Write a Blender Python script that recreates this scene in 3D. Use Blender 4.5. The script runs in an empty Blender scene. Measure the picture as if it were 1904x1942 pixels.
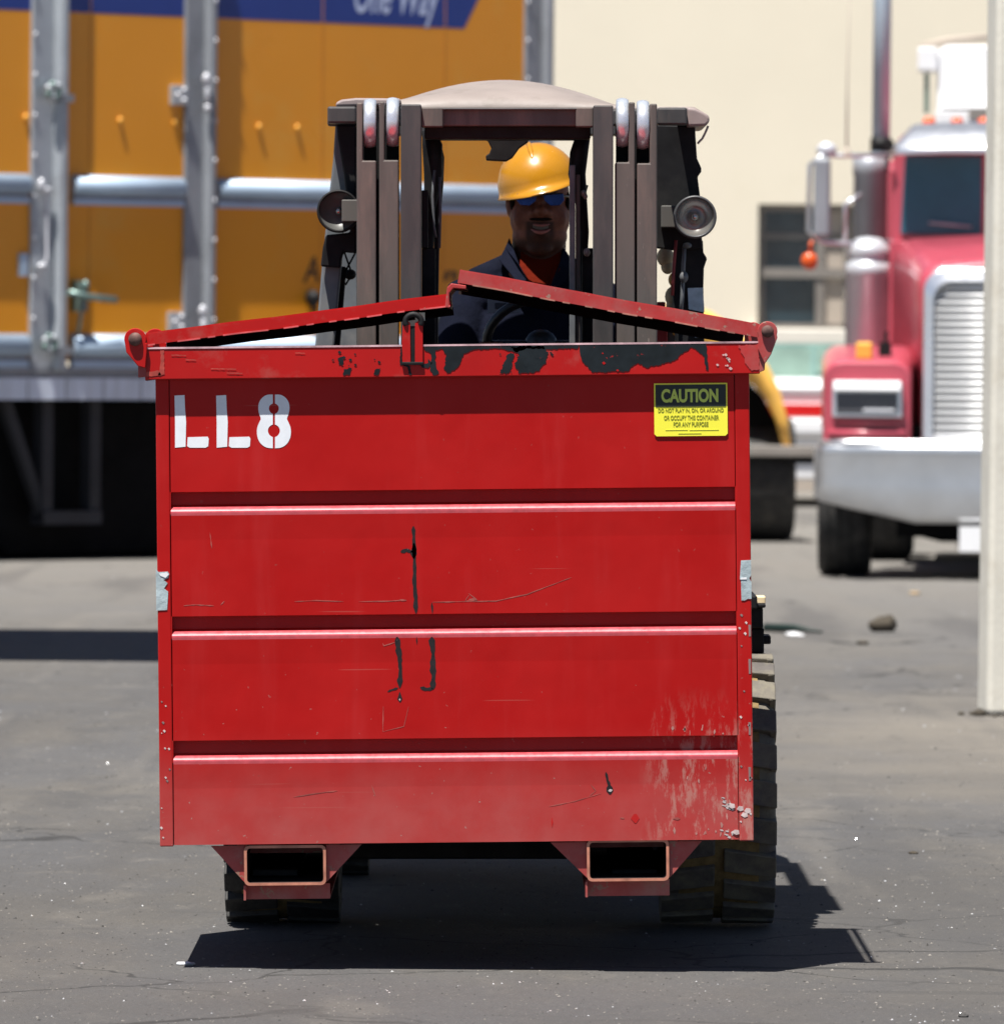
import bpy, bmesh, math, random
from mathutils import Vector, Matrix
R = math.radians
random.seed(7)
SC = bpy.context.scene
COL = SC.collection

# ---------------------------------------------------------------- camera, light, exposure
F = 14900.0                      # focal length in units of a 1904-unit wide picture
CX, YH, HC, ROLL = 952.0, 637.0, 1.72, R(.45)
cam = bpy.data.cameras.new("camera"); camo = bpy.data.objects.new("camera", cam); COL.objects.link(camo)
camo.matrix_world = Matrix.Translation((0, 0, HC)) @ Matrix.Rotation(math.pi/2, 4, 'X') @ Matrix.Rotation(ROLL, 4, 'Z')
cam.sensor_fit = 'HORIZONTAL'; cam.sensor_width = 36; cam.lens = 36*F/1904
cam.shift_y = -(971-YH)/1904
cam.clip_start = .5; cam.clip_end = 3000
cam.dof.use_dof = True; cam.dof.focus_distance = 21.6; cam.dof.aperture_fstop = 8.6
SC.camera = camo

SUN = Vector((.185, .29, -1.0)).normalized()
sl = bpy.data.lights.new("sun", 'SUN'); sl.energy = 5.0; sl.angle = R(.5); sl.color = (1, .965, .91)
so = bpy.data.objects.new("sun", sl); COL.objects.link(so)
so.rotation_euler = SUN.to_track_quat('-Z', 'Y').to_euler(); so.location = (-8, -10, 40)
W = bpy.data.worlds.new("World"); SC.world = W; W.use_nodes = True
wt = W.node_tree; sky = wt.nodes.new('ShaderNodeTexSky'); sky.sky_type = 'NISHITA'; sky.sun_disc = False
sky.sun_elevation = math.asin(-SUN.z); sky.sun_rotation = math.atan2(-SUN.x, -SUN.y)
sky.dust_density = .3; sky.air_density = .55; sky.ozone_density = 1.0
wt.links.new(sky.outputs[0], wt.nodes['Background'].inputs[0]); wt.nodes['Background'].inputs[1].default_value = .05
SC.view_settings.view_transform = 'Standard'; SC.view_settings.look = 'None'
SC.view_settings.exposure = .95; SC.view_settings.gamma = 1
SC.cycles.use_denoising = True
SC.cycles.max_bounces = 8

def P(x, y, Y):
    """point at depth Y (metres from the camera) seen at picture point x, y"""
    dx, dy = x-CX, y-YH
    u = dx*math.cos(ROLL)+dy*math.sin(ROLL); v = -dx*math.sin(ROLL)+dy*math.cos(ROLL)
    return Vector((u*Y/F, Y, HC-v*Y/F))

# ---------------------------------------------------------------- materials
MATS = {}
def mat(name, col, rough=.6, metal=0., var=.12, scale=3., dirt=None, dirt_amt=0., dirt_scale=6., bump=0., bump_scale=40.,
        coat=0., spec=.5, chip=None, chip_amt=0., chip_scale=25., stretch=(1, 1, 1), rvar=.1, emit=0):
    if name in MATS: return MATS[name]
    m = bpy.data.materials.new(name); m.use_nodes = True; MATS[name] = m
    nt = m.node_tree; N = nt.nodes; L = nt.links; b = N['Principled BSDF']
    b.inputs['Roughness'].default_value = rough; b.inputs['Metallic'].default_value = metal
    b.inputs['Coat Weight'].default_value = coat; b.inputs['Coat Roughness'].default_value = .12
    b.inputs['Specular IOR Level'].default_value = spec
    tc = N.new('ShaderNodeTexCoord'); mp = N.new('ShaderNodeMapping'); mp.inputs['Scale'].default_value = stretch
    L.new(tc.outputs['Object'], mp.inputs[0])
    def noise(s, det=6, ro=.6):
        n = N.new('ShaderNodeTexNoise'); n.inputs['Scale'].default_value = s; n.inputs['Detail'].default_value = det
        n.inputs['Roughness'].default_value = ro; L.new(mp.outputs[0], n.inputs[0]); return n
    def ramp(src, a, bb, c0=(0, 0, 0, 1), c1=(1, 1, 1, 1)):
        r = N.new('ShaderNodeValToRGB'); r.color_ramp.elements[0].position = a; r.color_ramp.elements[1].position = bb
        r.color_ramp.elements[0].color = c0; r.color_ramp.elements[1].color = c1; L.new(src, r.inputs[0]); return r
    def mix(fac, a, bb):
        x = N.new('ShaderNodeMix'); x.data_type = 'RGBA'
        if isinstance(fac, float): x.inputs[0].default_value = fac
        else: L.new(fac, x.inputs[0])
        for i, s in ((6, a), (7, bb)):
            if isinstance(s, tuple): x.inputs[i].default_value = s
            else: L.new(s, x.inputs[i])
        return x.outputs[2]
    n1 = noise(scale)
    lo = tuple(c*(1-var) for c in col)+(1,); hi = tuple(min(1, c*(1+var)) for c in col)+(1,)
    c = ramp(n1.outputs[0], .3, .7, lo, hi).outputs[0]
    if dirt:
        dn = noise(dirt_scale, 8, .7); dr = ramp(dn.outputs[0], .62-dirt_amt*.4, .78-dirt_amt*.2)
        c = mix(dr.outputs[0], c, tuple(dirt)+(1,))
    if chip:
        cn = noise(chip_scale, 4, .65); cr = ramp(cn.outputs[0], .74-chip_amt*.2, .75-chip_amt*.2)
        c = mix(cr.outputs[0], c, tuple(chip)+(1,))
    L.new(c, b.inputs['Base Color'])
    rn = noise(scale*2.3); rr = N.new('ShaderNodeMapRange'); L.new(rn.outputs[0], rr.inputs[0])
    rr.inputs[1].default_value = .25; rr.inputs[2].default_value = .75
    rr.inputs[3].default_value = max(.02, rough-rvar); rr.inputs[4].default_value = min(1, rough+rvar)
    L.new(rr.outputs[0], b.inputs['Roughness'])
    if bump:
        bn = noise(bump_scale, 6, .6); bp = N.new('ShaderNodeBump'); bp.inputs['Strength'].default_value = bump
        bp.inputs['Distance'].default_value = .01; L.new(bn.outputs[0], bp.inputs['Height']); L.new(bp.outputs[0], b.inputs['Normal'])
    if emit:
        b.inputs['Emission Color'].default_value = tuple(col)+(1,); b.inputs['Emission Strength'].default_value = emit
    return m

def red_panel():
    """worn red enamel: slight blotches, dusty towards the foot, washed-out streaks at the lower right, small chips"""
    m = bpy.data.materials.new("red_panel_paint"); m.use_nodes = True
    nt = m.node_tree; N = nt.nodes; L = nt.links; b = N['Principled BSDF']
    tc = N.new('ShaderNodeTexCoord'); sep = N.new('ShaderNodeSeparateXYZ'); L.new(tc.outputs['Object'], sep.inputs[0])
    def mapping(s):
        mp = N.new('ShaderNodeMapping'); mp.inputs['Scale'].default_value = s; L.new(tc.outputs['Object'], mp.inputs[0]); return mp
    def noise(s, det=6, ro=.6, st=(1, 1, 1)):
        n = N.new('ShaderNodeTexNoise'); n.inputs['Scale'].default_value = s; n.inputs['Detail'].default_value = det
        n.inputs['Roughness'].default_value = ro; L.new(mapping(st).outputs[0], n.inputs[0]); return n.outputs[0]
    def mr(src, a, bb, c=0., d=1., smooth=True):
        r = N.new('ShaderNodeMapRange'); r.interpolation_type = 'SMOOTHSTEP' if smooth else 'LINEAR'
        L.new(src, r.inputs[0])
        for i, v in enumerate((a, bb, c, d)): r.inputs[i+1].default_value = v
        return r.outputs[0]
    def mul(a, bb):
        x = N.new('ShaderNodeMath'); x.operation = 'MULTIPLY'; x.use_clamp = True
        for i, s in enumerate((a, bb)):
            if isinstance(s, float): x.inputs[i].default_value = s
            else: L.new(s, x.inputs[i])
        return x.outputs[0]
    def mix(fac, a, bb):
        x = N.new('ShaderNodeMix'); x.data_type = 'RGBA'; L.new(fac, x.inputs[0])
        for i, s in ((6, a), (7, bb)):
            if isinstance(s, tuple): x.inputs[i].default_value = s
            else: L.new(s, x.inputs[i])
        return x.outputs[2]
    c = mix(mr(noise(2.6, 5), .3, .7), (.385, .0045, .004, 1), (.43, .009, .008, 1))
    # faint vertical wiped streaks
    c = mix(mul(mr(noise(5, 5, .6, (2.2, 1, .25)), .5, .75), .35), c, (.46, .028, .028, 1))
    # dust settled on the lower third
    low = mr(sep.outputs[2], .68, .36)
    c = mix(mul(low, mr(noise(4, 7, .65), .25, .75, .40, 1.0)), c, (.42, .085, .078, 1))
    # washed-out streaks at one lower corner
    rx = mr(sep.outputs[0], .50, .60); rz = mr(sep.outputs[2], .78, .55)
    st = mr(noise(17, 8, .75, (1.5, 1, .42)), .50, .60)
    c = mix(mul(mul(mul(rx, rz), st), .62), c, (.46, .24, .20, 1))
    # specks and chips, more of them near the foot
    chips = mr(noise(55, 3, .6), .695, .715); c = mix(mul(chips, mr(sep.outputs[2], 1.0, .35, .15, .8)), c, (.36, .22, .19, 1))
    chips2 = mr(noise(16, 3, .6), .745, .76); c = mix(mul(chips2, .6), c, (.3, .05, .04, 1))
    # long light scratches
    sc_ = mr(noise(9, 2, .5, (.16, 1, 9)), .725, .75); c = mix(mul(sc_, .3), c, (.42, .14, .11, 1))
    L.new(c, b.inputs['Base Color'])
    L.new(mr(noise(6, 6), .2, .8, .34, .5), b.inputs['Roughness']); b.inputs['Specular IOR Level'].default_value = .2
    bp = N.new('ShaderNodeBump'); bp.inputs['Strength'].default_value = .25; bp.inputs['Distance'].default_value = .03
    L.new(noise(3.2, 3, .5, (1, 1, .7)), bp.inputs['Height']); L.new(bp.outputs[0], b.inputs['Normal'])
    return m

def asphalt():
    m = bpy.data.materials.new("worn_asphalt"); m.use_nodes = True
    nt = m.node_tree; N = nt.nodes; L = nt.links; b = N['Principled BSDF']
    tc = N.new('ShaderNodeTexCoord')
    def noise(s, det=6, ro=.6, st=(1, 1, 1), rot=0):
        mp = N.new('ShaderNodeMapping'); mp.inputs['Scale'].default_value = st; mp.inputs['Rotation'].default_value = (0, 0, rot)
        L.new(tc.outputs['Object'], mp.inputs[0])
        n = N.new('ShaderNodeTexNoise'); n.inputs['Scale'].default_value = s; n.inputs['Detail'].default_value = det
        n.inputs['Roughness'].default_value = ro; L.new(mp.outputs[0], n.inputs[0]); return n.outputs[0]
    def mr(src, a, bb, c=0., d=1.):
        r = N.new('ShaderNodeMapRange'); r.interpolation_type = 'SMOOTHSTEP'; L.new(src, r.inputs[0])
        for i, v in enumerate((a, bb, c, d)): r.inputs[i+1].default_value = v
        return r.outputs[0]
    def mix(fac, a, bb, k=1.):
        x = N.new('ShaderNodeMix'); x.data_type = 'RGBA'
        if k != 1.:
            q = N.new('ShaderNodeMath'); q.operation = 'MULTIPLY'; L.new(fac, q.inputs[0]); q.inputs[1].default_value = k; fac = q.outputs[0]
        L.new(fac, x.inputs[0])
        for i, s in ((6, a), (7, bb)):
            if isinstance(s, tuple): x.inputs[i].default_value = s
            else: L.new(s, x.inputs[i])
        return x.outputs[2]
    c = mix(mr(noise(.22, 5, .55), .35, .65), (.080, .075, .070, 1), (.112, .102, .089, 1))
    c = mix(mr(noise(.9, 6, .6, (1, .35, 1)), .42, .62), c, (.083, .083, .087, 1), .7)
    c = mix(mr(noise(1.6, 7, .65, (1, .3, 1), .4), .56, .70), c, (.150, .137, .120, 1), .6)
    c = mix(mr(noise(1.1, 6, .62, (1, .35, 1), 1.1), .60, .74), c, (.056, .055, .056, 1), .7)
    # coarse mottling, old oil drips and a darker tone towards the camera
    c = mix(mr(noise(3.2, 8, .7, (1, .45, 1), .3), .44, .66), c, (.070, .068, .068, 1), .6)
    c = mix(mr(noise(5.5, 7, .7, (1, .5, 1), 1.9), .55, .72), c, (.160, .147, .130, 1), .55)
    c = mix(mr(noise(1.9, 3, .5), .705, .74), c, (.022, .022, .023, 1), .7)
    sep0 = N.new('ShaderNodeSeparateXYZ'); L.new(tc.outputs['Object'], sep0.inputs[0])
    c = mix(mr(sep0.outputs[1], 25.5, 18.5), c, (.068, .065, .064, 1), .45)
    # dust blown up against the column
    sep = N.new('ShaderNodeSeparateXYZ'); L.new(tc.outputs['Object'], sep.inputs[0])
    yy = N.new('ShaderNodeMath'); yy.operation = 'SUBTRACT'; L.new(sep.outputs[1], yy.inputs[0]); yy.inputs[1].default_value = 33.5
    ya = N.new('ShaderNodeMath'); ya.operation = 'ABSOLUTE'; L.new(yy.outputs[0], ya.inputs[0])
    d = N.new('ShaderNodeMath'); d.operation = 'MULTIPLY'; L.new(mr(ya.outputs[0], 6.5, 1.0), d.inputs[0]); L.new(mr(sep.outputs[0], .1, 2.3), d.inputs[1])
    d2 = N.new('ShaderNodeMath'); d2.operation = 'MULTIPLY'; L.new(d.outputs[0], d2.inputs[0]); L.new(mr(noise(.8, 6, .6), .3, .65, .35, 1), d2.inputs[1])
    c = mix(d2.outputs[0], c, (.185, .165, .138, 1), .85)
    # far yard turns paler with distance
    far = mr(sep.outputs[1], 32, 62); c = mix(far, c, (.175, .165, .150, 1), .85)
    # aggregate
    c = mix(mr(noise(60, 3, .7), .58, .72), c, (.19, .18, .165, 1), .55)
    c = mix(mr(noise(48, 3, .7, (1, 1, 1), .7), .60, .72), c, (.022, .022, .022, 1), .65)
    c = mix(mr(noise(140, 2, .6), .60, .70), c, (.2, .19, .18, 1), .5)
    # hairline cracks in patches, broad tyre-polished lanes
    vd = N.new('ShaderNodeTexVoronoi'); vd.feature = 'DISTANCE_TO_EDGE'; vd.inputs['Scale'].default_value = .8
    wn = N.new('ShaderNodeTexNoise'); wn.inputs['Scale'].default_value = 2.5; wn.inputs['Detail'].default_value = 5; L.new(tc.outputs['Object'], wn.inputs[0])
    ad = N.new('ShaderNodeVectorMath'); ad.operation = 'MULTIPLY_ADD'; L.new(wn.outputs['Color'], ad.inputs[0]); ad.inputs[1].default_value = (.5, .5, 0); L.new(tc.outputs['Object'], ad.inputs[2])
    L.new(ad.outputs[0], vd.inputs[0])
    ck = N.new('ShaderNodeMath'); ck.operation = 'MULTIPLY'; L.new(mr(vd.outputs['Distance'], .012, .004), ck.inputs[0]); L.new(mr(noise(.35, 3, .5), .5, .56), ck.inputs[1])
    c = mix(ck.outputs[0], c, (.03, .029, .028, 1), .8)
    c = mix(mr(noise(.75, 4, .55, (1.6, .12, 1), -.35), .52, .64), c, (.068, .065, .064, 1), .55)
    c = mix(mr(noise(.9, 4, .6, (1.7, .10, 1), .5), .56, .66), c, (.150, .138, .122, 1), .45)
    c = mix(mr(noise(1.3, 3, .5, (.25, 5.5, 1), .06), .66, .70), c, (.05, .049, .048, 1), .35)
    L.new(c, b.inputs['Base Color'])
    b.inputs['Roughness'].default_value = .8; b.inputs['Specular IOR Level'].default_value = .35
    bp = N.new('ShaderNodeBump'); bp.inputs['Strength'].default_value = .7; bp.inputs['Distance'].default_value = .015
    L.new(noise(38, 7, .75), bp.inputs['Height'])
    bp2 = N.new('ShaderNodeBump'); bp2.inputs['Strength'].default_value = .35; bp2.inputs['Distance'].default_value = .05
    L.new(noise(4, 5, .6), bp2.inputs['Height']); L.new(bp.outputs[0], bp2.inputs['Normal']); L.new(bp2.outputs[0], b.inputs['Normal'])
    return m

RED_P = red_panel(); ASPH = asphalt()
LEDGE = mat("red_ledge_highlight", (.50, .060, .075), .34, var=.2, scale=30, coat=.9, spec=.7, stretch=(1, 1, 1), rvar=.1)  # pinker, glossier red paints the sun highlight along the rib ledges
RED = mat("red_enamel", (.42, .006, .005), .42, spec=.3, var=.1, scale=4, chip=(.25, .12, .09), chip_amt=.12, chip_scale=30, dirt=(.40, .06, .05), dirt_amt=.15)
RED_WORN = mat("red_enamel_worn", (.40, .03, .028), .42, var=.2, scale=9, chip=(.32, .17, .13), chip_amt=.55, chip_scale=26, dirt=(.36, .10, .09), dirt_amt=.5)
RED_DULL = mat("red_enamel_dusty", (.36, .05, .045), .5, var=.2, scale=8, chip=(.28, .14, .10), chip_amt=.5, chip_scale=22, dirt=(.34, .14, .12), dirt_amt=.45)
RUST_EDGE = mat("bare_rusty_edge", (.42, .16, .10), .6, .2, var=.35, scale=18)
PINK_EDGE = mat("worn_bright_edge", (.62, .10, .10), .32, var=.35, scale=22)
BLACKP = mat("black_overpaint", (.009, .013, .016), .65, spec=.2, var=.5, scale=14, chip=(.30, .015, .012), chip_amt=.42, chip_scale=34)
SCRAPE = mat("black_scrape", (.012, .008, .008), .5, var=.6, scale=40, chip=(.2, .15, .15), chip_amt=.3, chip_scale=60)
GREYSCR = mat("grey_scratch", (.36, .075, .06), .6, var=.4, scale=30)
WHITEP = mat("stencil_white", (.80, .82, .86), .45, var=.07, scale=20, chip=(.42, .05, .05), chip_amt=.1, chip_scale=45)
TAPE = mat("silver_tape", (.42, .50, .52), .38, .1, var=.25, scale=18, bump=.4, bump_scale=30)
YELL = mat("label_yellow", (.95, .88, .06), .4, var=.04)
LBLK = mat("label_black", (.010, .016, .014), .45, var=.2)
LTXT = mat("label_small_print", (.28, .30, .02), .5, var=.1)
LCAU = mat("label_heading_print", (.62, .72, .12), .5, var=.1)
INSIDE_SHADE = mat("painted_inside_shade", (.02, .008, .007), .8, var=.3)  # near-black red puts the shade under lids and in pockets into the colour
STEEL_BR = mat("mast_brown_steel", (.092, .079, .071), .6, .1, var=.25, scale=3, stretch=(3, 3, .5), dirt=(.16, .118, .10), dirt_amt=.4, dirt_scale=4, chip=(.22, .18, .16), chip_amt=.2, chip_scale=30)
STEEL_DK = mat("mast_dark_steel", (.052, .050, .050), .5, .15, var=.2, scale=3, stretch=(3, 3, .6), dirt=(.09, .075, .07), dirt_amt=.4, dirt_scale=4)
STEEL_GR = mat("guard_grey_steel", (.13, .14, .15), .5, .2, var=.3, scale=5, dirt=(.22, .21, .2), dirt_amt=.4)
BLACKM = mat("greasy_black", (.007, .007, .008), .6, var=.5, scale=10, dirt=(.018, .017, .016), dirt_amt=.35, spec=.25)
RUBBER = mat("tyre_rubber", (.018, .018, .018), .75, var=.3, scale=12, dirt=(.05, .045, .04), dirt_amt=.35, bump=.3, bump_scale=60)
RUBBER_D = mat("dusty_tyre_rubber", (.095, .084, .076), .85, var=.25, scale=12, dirt=(.19, .17, .12), dirt_amt=.5, dirt_scale=9, bump=.3, bump_scale=60)
MUD = mat("dried_mud", (.22, .15, .06), .9, var=.35, scale=25, bump=.5)
CHROME = mat("polished_chrome", (.88, .89, .92), .30, .85, var=.05, rvar=.05)
CHROME_B = mat("bumper_chrome", (.66, .68, .71), .38, .85, var=.08, rvar=.06)
ALU = mat("brushed_aluminium", (.40, .43, .46), .5, .35, var=.12, scale=2, dirt=(.3, .31, .33), dirt_amt=.2, dirt_scale=3)
ALU_D = mat("dull_aluminium", (.27, .285, .31), .55, .25, var=.15, scale=2, dirt=(.18, .19, .2), dirt_amt=.35, dirt_scale=2.5, stretch=(1, 1, .4))
ALU_L = mat("rail_aluminium", (.40, .51, .64), .5, .2, var=.08, scale=1.5)
RIVET = mat("rivet_white", (.55, .56, .60), .4, .2, var=.05)
ORANGE = mat("orange_gloss_panel", (.74, .285, .014), .34, var=.05, scale=.5, spec=.5, dirt=(.70, .34, .05), dirt_amt=.2, dirt_scale=.8, bump=.05, bump_scale=1.2)
BLUE = mat("blue_vinyl", (.016, .040, .22), .35, var=.05)
TXTW = mat("pale_blue_lettering", (.50, .58, .78), .4, var=.05)
AMBER = mat("amber_marker", (.80, .40, .06), .4, var=.1)
ORLAMP = mat("orange_lamp", (.62, .09, .015), .3, var=.1)
DOME = mat("dusty_roof_paint", (.24, .20, .18), .6, var=.08, scale=5, dirt=(.16, .13, .11), dirt_amt=.2, dirt_scale=7, bump=.1)
DOME2 = mat("dusty_roof_edge", (.28, .22, .21), .5, var=.2, scale=9)
CREAM = mat("cream_stucco", (.75, .68, .545), .85, var=.035, scale=.35, dirt=(.72, .65, .51), dirt_amt=.10, dirt_scale=.8, bump=.15, bump_scale=6)
WINF = mat("window_frame_paint", (.20, .18, .16), .6, var=.15)
WING = mat("window_glass", (.018, .035, .045), .10, var=.3, spec=.8)
BEIGE = mat("beige_board", (.42, .36, .30), .8, var=.08)
SILL = mat("pale_sill", (.70, .66, .58), .8, var=.05)
WCONC = mat("whitewashed_concrete", (.66, .63, .55), .8, var=.08, scale=2.5, dirt=(.52, .47, .38), dirt_amt=.25, dirt_scale=3, chip=(.4, .36, .3), chip_amt=.2, chip_scale=9, bump=.15)
TRUCKR = mat("truck_red_paint", (.44, .065, .095), .38, var=.08, coat=.5, spec=.6)
TRUCKG = mat("truck_glass", (.022, .105, .15), .35, var=.2, spec=.6)
WHITEV = mat("vehicle_white", (.84, .84, .85), .3, var=.04, coat=.3)
GREENG = mat("green_tinted_glass", (.15, .22, .185), .15, var=.2)
LENSR = mat("red_lamp_lens", (.55, .01, .01), .25, var=.1)
LENS = mat("lamp_reflector", (.42, .41, .38), .16, .78, var=.15, scale=10, rvar=.08)
YELM = mat("machine_yellow", (.84, .47, .09), .4, var=.08, scale=3, dirt=(.70, .40, .12), dirt_amt=.2)
GREYB = mat("dusty_grey_bar", (.24, .22, .20), .6, var=.15)
DARKG = mat("dark_green_and_shadow", (.006, .02, .015), .5, var=.2)
SHBLK = mat("underbody_black", (.0045, .0045, .005), .8, var=.3, spec=.1)
SHGR = mat("underbody_grey", (.018, .019, .024), .7, var=.3)
SKIN = mat("skin", (.19, .062, .036), .6, spec=.12, var=.12, scale=14, bump=.1, bump_scale=90)
LIP = mat("lips", (.36, .11, .09), .5, var=.1)
HAIRM = mat("short_dark_hair", (.012, .007, .005), .9, spec=.1, var=.3, bump=.6, bump_scale=200)
NAVY = mat("navy_coverall", (.0055, .0068, .015), .95, spec=.08, var=.25, scale=9, bump=.5, bump_scale=22)
ORSH = mat("orange_tee_shirt", (.10, .009, .003), .9, spec=.05, var=.1, bump=.4, bump_scale=60)
PATCH = mat("grey_name_patch", (.13, .14, .18), .8, var=.1)
PATCH2 = mat("dark_name_stitching", (.02, .022, .035), .8, var=.1)
HAT = mat("yellow_hard_hat", (.42, .185, .009), .3, var=.06, scale=9, coat=.3, chip=(.6, .42, .2), chip_amt=.1)
SHADES = mat("blue_mirror_lens", (.008, .045, .22), .25, .5, var=.2, scale=30, rvar=.05)
FRAME = mat("black_plastic", (.01, .01, .012), .35, var=.2)
SEATM = mat("black_vinyl", (.012, .012, .013), .45, var=.3)
LBLUE = mat("pale_blue_sticker", (.45, .56, .64), .45, var=.2, scale=30)
ROPE = mat("cream_sleeve", (.70, .55, .33), .7, var=.25, scale=25)
ROPE2 = mat("amber_sleeve", (.60, .28, .04), .6, var=.2, scale=25)
STONE = mat("dark_stone", (.055, .044, .030), .9, var=.4, scale=20, bump=.8)
SHARD = mat("bright_chip", (.80, .80, .80), .12, .5, var=.2, scale=200)
GRIT = mat("grit", (.19, .175, .155), .8, var=.5, scale=60)
GRITD = mat("dark_grit", (.04, .038, .036), .8, var=.5, scale=60)
CAN = mat("canopy_sheet", (.35, .36, .36), .6, var=.1)
LOGO = mat("black_lettering", (.06, .035, .01), .5, var=.2)
BGREEN = mat("bolt_green_grey", (.18, .26, .24), .4, .5, var=.4, scale=30)

def skin_mat(hx, zm, zj):
    m = bpy.data.materials.new("face_skin"); m.use_nodes = True; nt = m.node_tree; N = nt.nodes; L = nt.links; b = N['Principled BSDF']
    tc = N.new('ShaderNodeTexCoord'); sep = N.new('ShaderNodeSeparateXYZ'); L.new(tc.outputs['Object'], sep.inputs[0])
    n = N.new('ShaderNodeTexNoise'); n.inputs['Scale'].default_value = 30; n.inputs['Detail'].default_value = 5; L.new(tc.outputs['Object'], n.inputs[0])
    def mr(src, a, bb, c=0., d=1.):
        r = N.new('ShaderNodeMapRange'); r.interpolation_type = 'SMOOTHSTEP'; L.new(src, r.inputs[0])
        for i, v in enumerate((a, bb, c, d)): r.inputs[i+1].default_value = v
        return r.outputs[0]
    def mul(a, bb):
        x = N.new('ShaderNodeMath'); x.operation = 'MULTIPLY'; L.new(a, x.inputs[0]); L.new(bb, x.inputs[1]); return x.outputs[0]
    def mix(fac, a, bb):
        x = N.new('ShaderNodeMix'); x.data_type = 'RGBA'; L.new(fac, x.inputs[0])
        for i, s in ((6, a), (7, bb)):
            if isinstance(s, tuple): x.inputs[i].default_value = s
            else: L.new(s, x.inputs[i])
        return x.outputs[2]
    c = mix(mr(n.outputs[0], .3, .7), (.15, .050, .029, 1), (.23, .078, .045, 1))
    # stubble: short dark hair growing round the mouth and along the jaw
    d = N.new('ShaderNodeMath'); d.operation = 'SUBTRACT'; L.new(sep.outputs[0], d.inputs[0]); d.inputs[1].default_value = hx
    a = N.new('ShaderNodeMath'); a.operation = 'ABSOLUTE'; L.new(d.outputs[0], a.inputs[0])
    round_mouth = mul(mr(a.outputs[0], .052, .036), mul(mr(sep.outputs[2], zm+.026, zm+.016), mr(sep.outputs[2], zj-.030, zj-.012)))
    jaw = mul(mr(sep.outputs[2], zm-.020, zm-.045), mr(sep.outputs[2], zj-.030, zj-.012))
    mx = N.new('ShaderNodeMath'); mx.operation = 'MAXIMUM'; L.new(round_mouth, mx.inputs[0]); L.new(jaw, mx.inputs[1])
    c = mix(mul(mx.outputs[0], mr(n.outputs[0], .25, .6, .6, .9)), c, (.035, .014, .010, 1))
    L.new(c, b.inputs['Base Color']); b.inputs['Roughness'].default_value = .55; b.inputs['Specular IOR Level'].default_value = .2
    return m

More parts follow.
